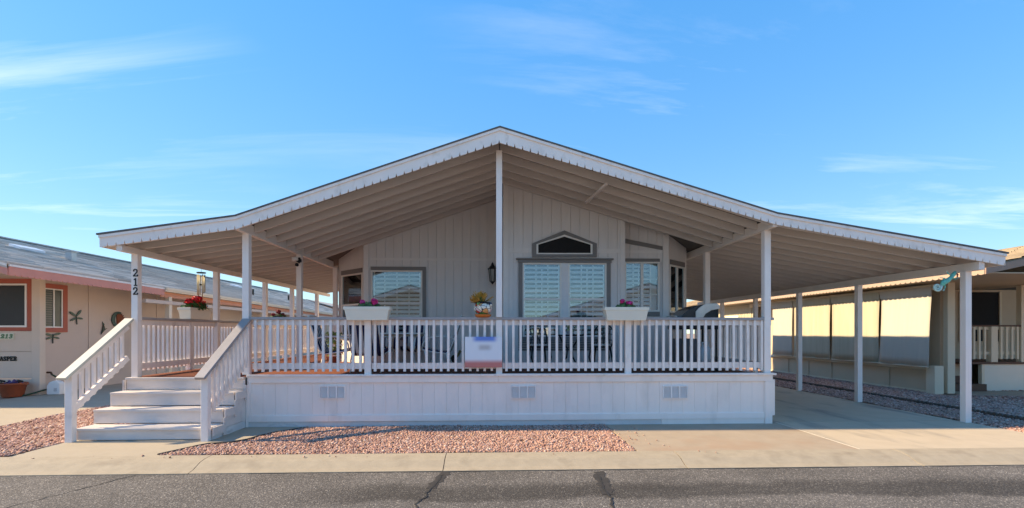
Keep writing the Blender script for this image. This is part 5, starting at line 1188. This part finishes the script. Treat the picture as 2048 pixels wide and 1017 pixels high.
# ---- dining set: white frame table, striped chairs
NAVY = mat('navy_stripe', (0.018, 0.022, 0.075), 0.85, 0.2, 30); WSTR = mat('white_stripe', (0.70, 0.68, 0.66), 0.85, 0.05, 30); FRW = mat('white_frame', (0.76, 0.74, 0.70), 0.4, 0.03, 8); TAUPE = mat('taupe_cushion', (0.30, 0.26, 0.22), 0.9, 0.1, 20)
def sling_chair(x, y, rz, label):
    """local: sits facing +x"""
    t = thing('patio_chair', (x, y, DZ), label, 'chair', 'striped patio chairs round the white table', rz)
    W = 0.50
    prof = [(0.28, 0.44), (0.10, 0.40), (-0.16, 0.36), (-0.24, 0.42), (-0.33, 0.66), (-0.40, 0.90), (-0.44, 1.04)]
    ns = 9
    for k in range(ns):
        y0 = -W/2 + W*k/ns; y1 = -W/2 + W*(k+1)/ns
        v = []
        for (a, b) in prof: v += [(a, y0, b), (a, y1, b), (a - 0.012, y1, b - 0.055), (a - 0.012, y0, b - 0.055)]
        f = [(0,1,2,3), tuple(4*(len(prof)-1) + q for q in (3,2,1,0))]
        for i in range(len(prof) - 1):
            for j in range(4): f.append((4*i + j, 4*(i+1) + j, 4*(i+1) + (j+1) % 4, 4*i + (j+1) % 4))
        MB().add(v, f).build('stripe', NAVY if k % 2 == 0 else WSTR, t, local=True)
    for s_ in (-1, 1):
        yy = s_ * (W/2 + 0.03)
        MB().tube([(0.30, yy, 0.40), (0.10, yy, 0.355), (-0.17, yy, 0.32), (-0.25, yy, 0.38), (-0.35, yy, 0.64), (-0.47, yy, 1.05)], 0.015, 8).build('side_rail', FRW, t, True, local=True)
        MB().tube([(-0.33, yy, 0.62), (-0.20, yy, 0.66), (0.05, yy, 0.66), (0.20, yy, 0.62), (0.28, yy, 0.52), (0.30, yy, 0.40)], 0.015, 8).build('arm', FRW, t, True, local=True)
        MB().tube([(0.25, yy, 0.38), (0.20, yy, 0.15), (0.28, yy, 0.01)], 0.014, 8).build('leg', FRW, t, True, local=True)
        MB().tube([(-0.18, yy, 0.33), (-0.22, yy, 0.15), (-0.32, yy, 0.01)], 0.014, 8).build('leg', FRW, t, True, local=True)
    MB().tube([(-0.47, -W/2 - 0.03, 1.05), (-0.48, 0, 1.08), (-0.47, W/2 + 0.03, 1.05)], 0.015, 8).build('top_rail', FRW, t, True, local=True)
    MB().tube([(0.28, -W/2 - 0.03, 0.05), (0.28, W/2 + 0.03, 0.05)], 0.012, 8).build('foot_bar', FRW, t, local=True)
    return t
TXc, TYc = -2.05, 10.45
sling_chair(-3.10, 10.1, 0.05, 'navy and white striped chair at the left end of the patio table')
sling_chair(-1.10, 10.25, R(180), 'navy and white striped chair at the right end of the patio table')
sling_chair(-2.45, 11.2, R(-88), 'navy striped chair behind the patio table, nearer the bay window')
sling_chair(-1.75, 11.25, R(-92), 'navy striped chair behind the patio table, nearer the lantern')
sling_chair(-2.30, 9.55, R(86), 'navy cushioned chair with its back to the railing, below the left planter')
tb = thing('patio_table', (TXc, TYc, DZ), 'white rectangular patio table among the striped chairs', 'table')
MB().box(-0.62, 0.62, -0.45, 0.45, 0.705, 0.735).build('table_top', FRW, tb, bevel=0.01, local=True)
MB().box(-0.57, 0.57, -0.40, 0.40, 0.66, 0.70).build('apron', mat('table_tan', (0.42, 0.33, 0.23), 0.6), tb, local=True)
for sx in (-1, 1):
    for sy in (-1, 1): MB().tube([(sx*0.50, sy*0.34, 0.66), (sx*0.45, sy*0.30, 0.35), (sx*0.52, sy*0.36, 0.0)], 0.02, 8).build('leg', FRW, tb, True, local=True)
fgp = aty(640, 690, 11.3)
fl = thing('potted_flowers', (-3.45, 11.0, DZ), 'yellow green flowering plant in a pot behind the left patio chair', 'plant')
MB().lathe([(0.10, 0), (0.15, 0.22), (0.13, 0.22), (0.0, 0.20)], (0, 0, 0), 16).build('pot', TERRA, fl, local=True)
lv = MB(); rs = random.Random(12)
for k in range(120):
    a = rs.uniform(0, 6.28); r_ = 0.2*math.sqrt(rs.random()); lv.leaf((r_*math.cos(a), r_*math.sin(a), 0.24 + rs.uniform(0, 0.5)), (math.cos(a), math.sin(a), 0.5), rs.uniform(0.05, 0.09), 1.1)
lv.build('foliage', mat('yellow_leaf', (0.34, 0.36, 0.10), 0.5, 0.3, 20, island=0.4), fl, local=True)['kind'] = 'stuff'
# ---- cast iron bistro set
def iron_chair(x, y, rz, label):
    t = thing('iron_chair', (x, y, DZ), label, 'chair', 'black iron chairs of the bistro set', rz)   # faces -y
    MB().lathe([(0.0, 0.44), (0.21, 0.44), (0.215, 0.455), (0.20, 0.47), (0.0, 0.47)], (0, 0, 0), 20).build('seat', BLACK, t, True, local=True)
    MB().lathe([(0.0, 0.472), (0.19, 0.472), (0.195, 0.49), (0.17, 0.505), (0.0, 0.51)], (0, 0, 0), 18).build('cushion', mat('pale_floral', (0.50, 0.47, 0.44), 0.9, 0.6, 45), t, True, local=True)
    for sx in (-1, 1):
        MB().tube([(sx*0.17, -0.15, 0.44), (sx*0.20, -0.18, 0.25), (sx*0.17, -0.17, 0.12), (sx*0.21, -0.22, 0.0)], [0.022, 0.018, 0.013, 0.018], 7).build('leg', BLACK, t, True, local=True)
        MB().tube([(sx*0.15, 0.16, 0.44), (sx*0.18, 0.20, 0.22), (sx*0.20, 0.25, 0.0)], [0.02, 0.016, 0.014], 7).build('leg', BLACK, t, True, local=True)
    MB().tube([(-0.17, 0.17, 0.44), (-0.21, 0.22, 0.62), (-0.19, 0.26, 0.80), (-0.10, 0.28, 0.89), (0, 0.285, 0.92), (0.10, 0.28, 0.89), (0.19, 0.26, 0.80), (0.21, 0.22, 0.62), (0.17, 0.17, 0.44)], 0.014, 7).build('back_hoop', BLACK, t, True, local=True)
    for k in range(7):                      # lattice of the back
        u = -0.15 + 0.05*k
        MB().tube([(u, 0.18, 0.47), (u*0.6 + 0.05*math.sin(k*2.1), 0.23, 0.66), (u*0.9, 0.27, 0.86 - abs(u)*0.3)], 0.008, 5).build('back_scroll', BLACK, t, local=True)
    for zz in (0.58, 0.70, 0.80): MB().tube([(-0.19, 0.18 + 0.25*(zz - 0.44), zz), (0, 0.19 + 0.25*(zz - 0.44), zz + 0.03), (0.19, 0.18 + 0.25*(zz - 0.44), zz)], 0.008, 5).build('back_scroll', BLACK, t, True, local=True)
    return t
iron_chair(aty(1078, 690, 10.1).x, 10.05, R(8), 'black cast iron chair under the left half of the double window')
iron_chair(aty(1201, 690, 10.1).x, 10.05, R(-25), 'black cast iron chair under the right half of the double window')
bt = thing('iron_table', (aty(1139, 690, 10.0).x, 9.95, DZ), 'black cast iron bistro table between the two iron chairs', 'table')
MB().lathe([(0.0, 0.665), (0.27, 0.665), (0.28, 0.68), (0.27, 0.695), (0.0, 0.70)], (0, 0, 0), 28).build('table_top', BLACK, bt, True, local=True)
for k in range(3):
    a = 2*math.pi*k/3 + 0.5; ca, sa = math.cos(a), math.sin(a)
    MB().tube([(0.22*ca, 0.22*sa, 0.665), (0.16*ca, 0.16*sa, 0.55), (0.05*ca, 0.05*sa, 0.42), (0.07*ca, 0.07*sa, 0.25), (0.15*ca, 0.15*sa, 0.12), (0.13*ca, 0.13*sa, 0.05), (0.22*ca, 0.22*sa, 0.0)], 0.017, 7).build('leg', BLACK, bt, True, local=True)
tpn = thing('tabletop_plant', (bt.location.x, 9.95, DZ + 0.70), 'small flowering plant standing on the iron bistro table', 'plant')
lv = MB()
for k in range(60):
    a = rs.uniform(0, 6.28); r_ = 0.13*math.sqrt(rs.random()); lv.leaf((r_*math.cos(a), r_*math.sin(a), 0.06 + rs.uniform(0, 0.17)), (math.cos(a), math.sin(a), 0.7), 0.05, 1.2)
lv.build('foliage', mat('pale_leaf', (0.30, 0.32, 0.16), 0.6, 0.3, 30, island=0.6), tpn, local=True)['kind'] = 'stuff'
MB().lathe([(0.06, 0.0), (0.085, 0.08), (0.07, 0.08), (0.0, 0.07)], (0, 0, 0.001), 14).build('pot', mat('bowl_grey', (0.4, 0.42, 0.45), 0.4), tpn, local=True)
# ---- little black and yellow ornament on the floor
oo = aty(907, 712, 10.6); on = thing('garden_ornament', (oo.x, 10.6, DZ), 'small black ornament with yellow arms on the porch floor left of the sign', 'ornament')
MB().lathe([(0.07, 0.0), (0.08, 0.02), (0.05, 0.10), (0.06, 0.20), (0.02, 0.26)], (0, 0, 0), 10).build('body', BLACK, on, True, local=True)
MB().tube([(-0.04, 0, 0.14), (0.10, -0.02, 0.26), (0.15, -0.02, 0.36)], [0.03, 0.025, 0.03], 7).build('arm', mat('yellow_black', (0.20, 0.15, 0.05), 0.5, 0.9, 60), on, True, local=True)
# ---- gas grill, side on: lid opens to the left
gx = aty(1388, 650, 9.75).x; gl = thing('gas_grill', (gx, 9.75, DZ), 'gas grill with a rounded black lid and silver end panel on the porch', 'grill')
# local: x right, y back
lid = [(-0.38, 1.02), (-0.34, 1.07), (-0.22, 1.18), (-0.08, 1.25), (0.06, 1.28), (0.30, 1.29), (0.345, 1.26), (0.36, 1.18), (0.36, 1.02)]
DKL = mat('grill_lid', (0.035, 0.045, 0.05), 0.22, 0.2, 10, metal=0.6); SIL = mat('grill_silver', (0.60, 0.58, 0.53), 0.35, 0.1, 8, metal=0.45)
MB().prism(lid, -0.30, 0.36, 'y').build('lid', DKL, gl, local=True, bevel=0.01)
end = [(-0.10, 1.02), (-0.10, 1.14), (-0.04, 1.21), (0.06, 1.275), (0.14, 1.295), (0.30, 1.30), (0.355, 1.27), (0.37, 1.20), (0.20, 1.165), (0.09, 1.10), (0.04, 1.02)]
MB().prism(end, -0.335, -0.302, 'y').build('end_panel', SIL, gl, local=True, bevel=0.004)
MB().prism([(x_, z_) for x_, z_ in end], 0.362, 0.392, 'y').build('end_panel', SIL, gl, local=True)
MB().box(-0.40, 0.36, -0.32, 0.38, 0.80, 1.015).build('firebox', BLACK, gl, local=True, bevel=0.02)
MB().tube([(-0.43, -0.22, 1.05), (-0.46, -0.10, 1.06), (-0.46, 0.20, 1.06), (-0.43, 0.32, 1.05)], 0.014, 8).build('lid_handle', SIL, gl, True, local=True)
for sx in (-0.33, 0.32):
    for sy in (-0.28, 0.34): MB().tube([(sx, sy, 0.80), (sx, sy, 0.06)], 0.02, 8).build('leg', BLACK, gl, local=True)
MB().box(-0.36, 0.30, -0.27, 0.33, 0.12, 0.14).build('shelf', BLACK, gl, local=True)
MB().box(-0.34, -0.02, -0.25, 0.30, 0.142, 0.62).build('cabinet', mat('grill_grey', (0.10, 0.10, 0.105), 0.5), gl, local=True)
for sy in (-0.30, 0.36):
    MB().tube([(0.32, sy - 0.02, 0.08), (0.32, sy + 0.02, 0.08)], 0.08, 16).build('wheel', BLACK, gl, local=True)
gt2 = thing('propane_tank', (gx + 0.17, 9.70, DZ + 0.141), 'white propane tank on the lower shelf of the gas grill', 'tank')
MB().lathe([(0.11, 0.0), (0.15, 0.03), (0.155, 0.07), (0.155, 0.24), (0.14, 0.29), (0.08, 0.325), (0.03, 0.335), (0.03, 0.36), (0.0, 0.36)], (0, 0, 0), 22).build('cylinder', mat('tank_white', (0.62, 0.66, 0.66), 0.4, 0.04), gt2, True, local=True)
MB().tube([(0.09*math.cos(a), 0.09*math.sin(a), 0.40) for a in np.linspace(0.5, 5.8, 14)], 0.012, 6).build('collar', mat('tank_white', (0,0,0)), gt2, True, local=True)
for a in (0.6, 2.2, 4.0, 5.6): MB().tube([(0.09*math.cos(a), 0.09*math.sin(a), 0.30), (0.09*math.cos(a), 0.09*math.sin(a), 0.40)], 0.012, 6).build('collar_leg', mat('tank_white', (0,0,0)), gt2, local=True)
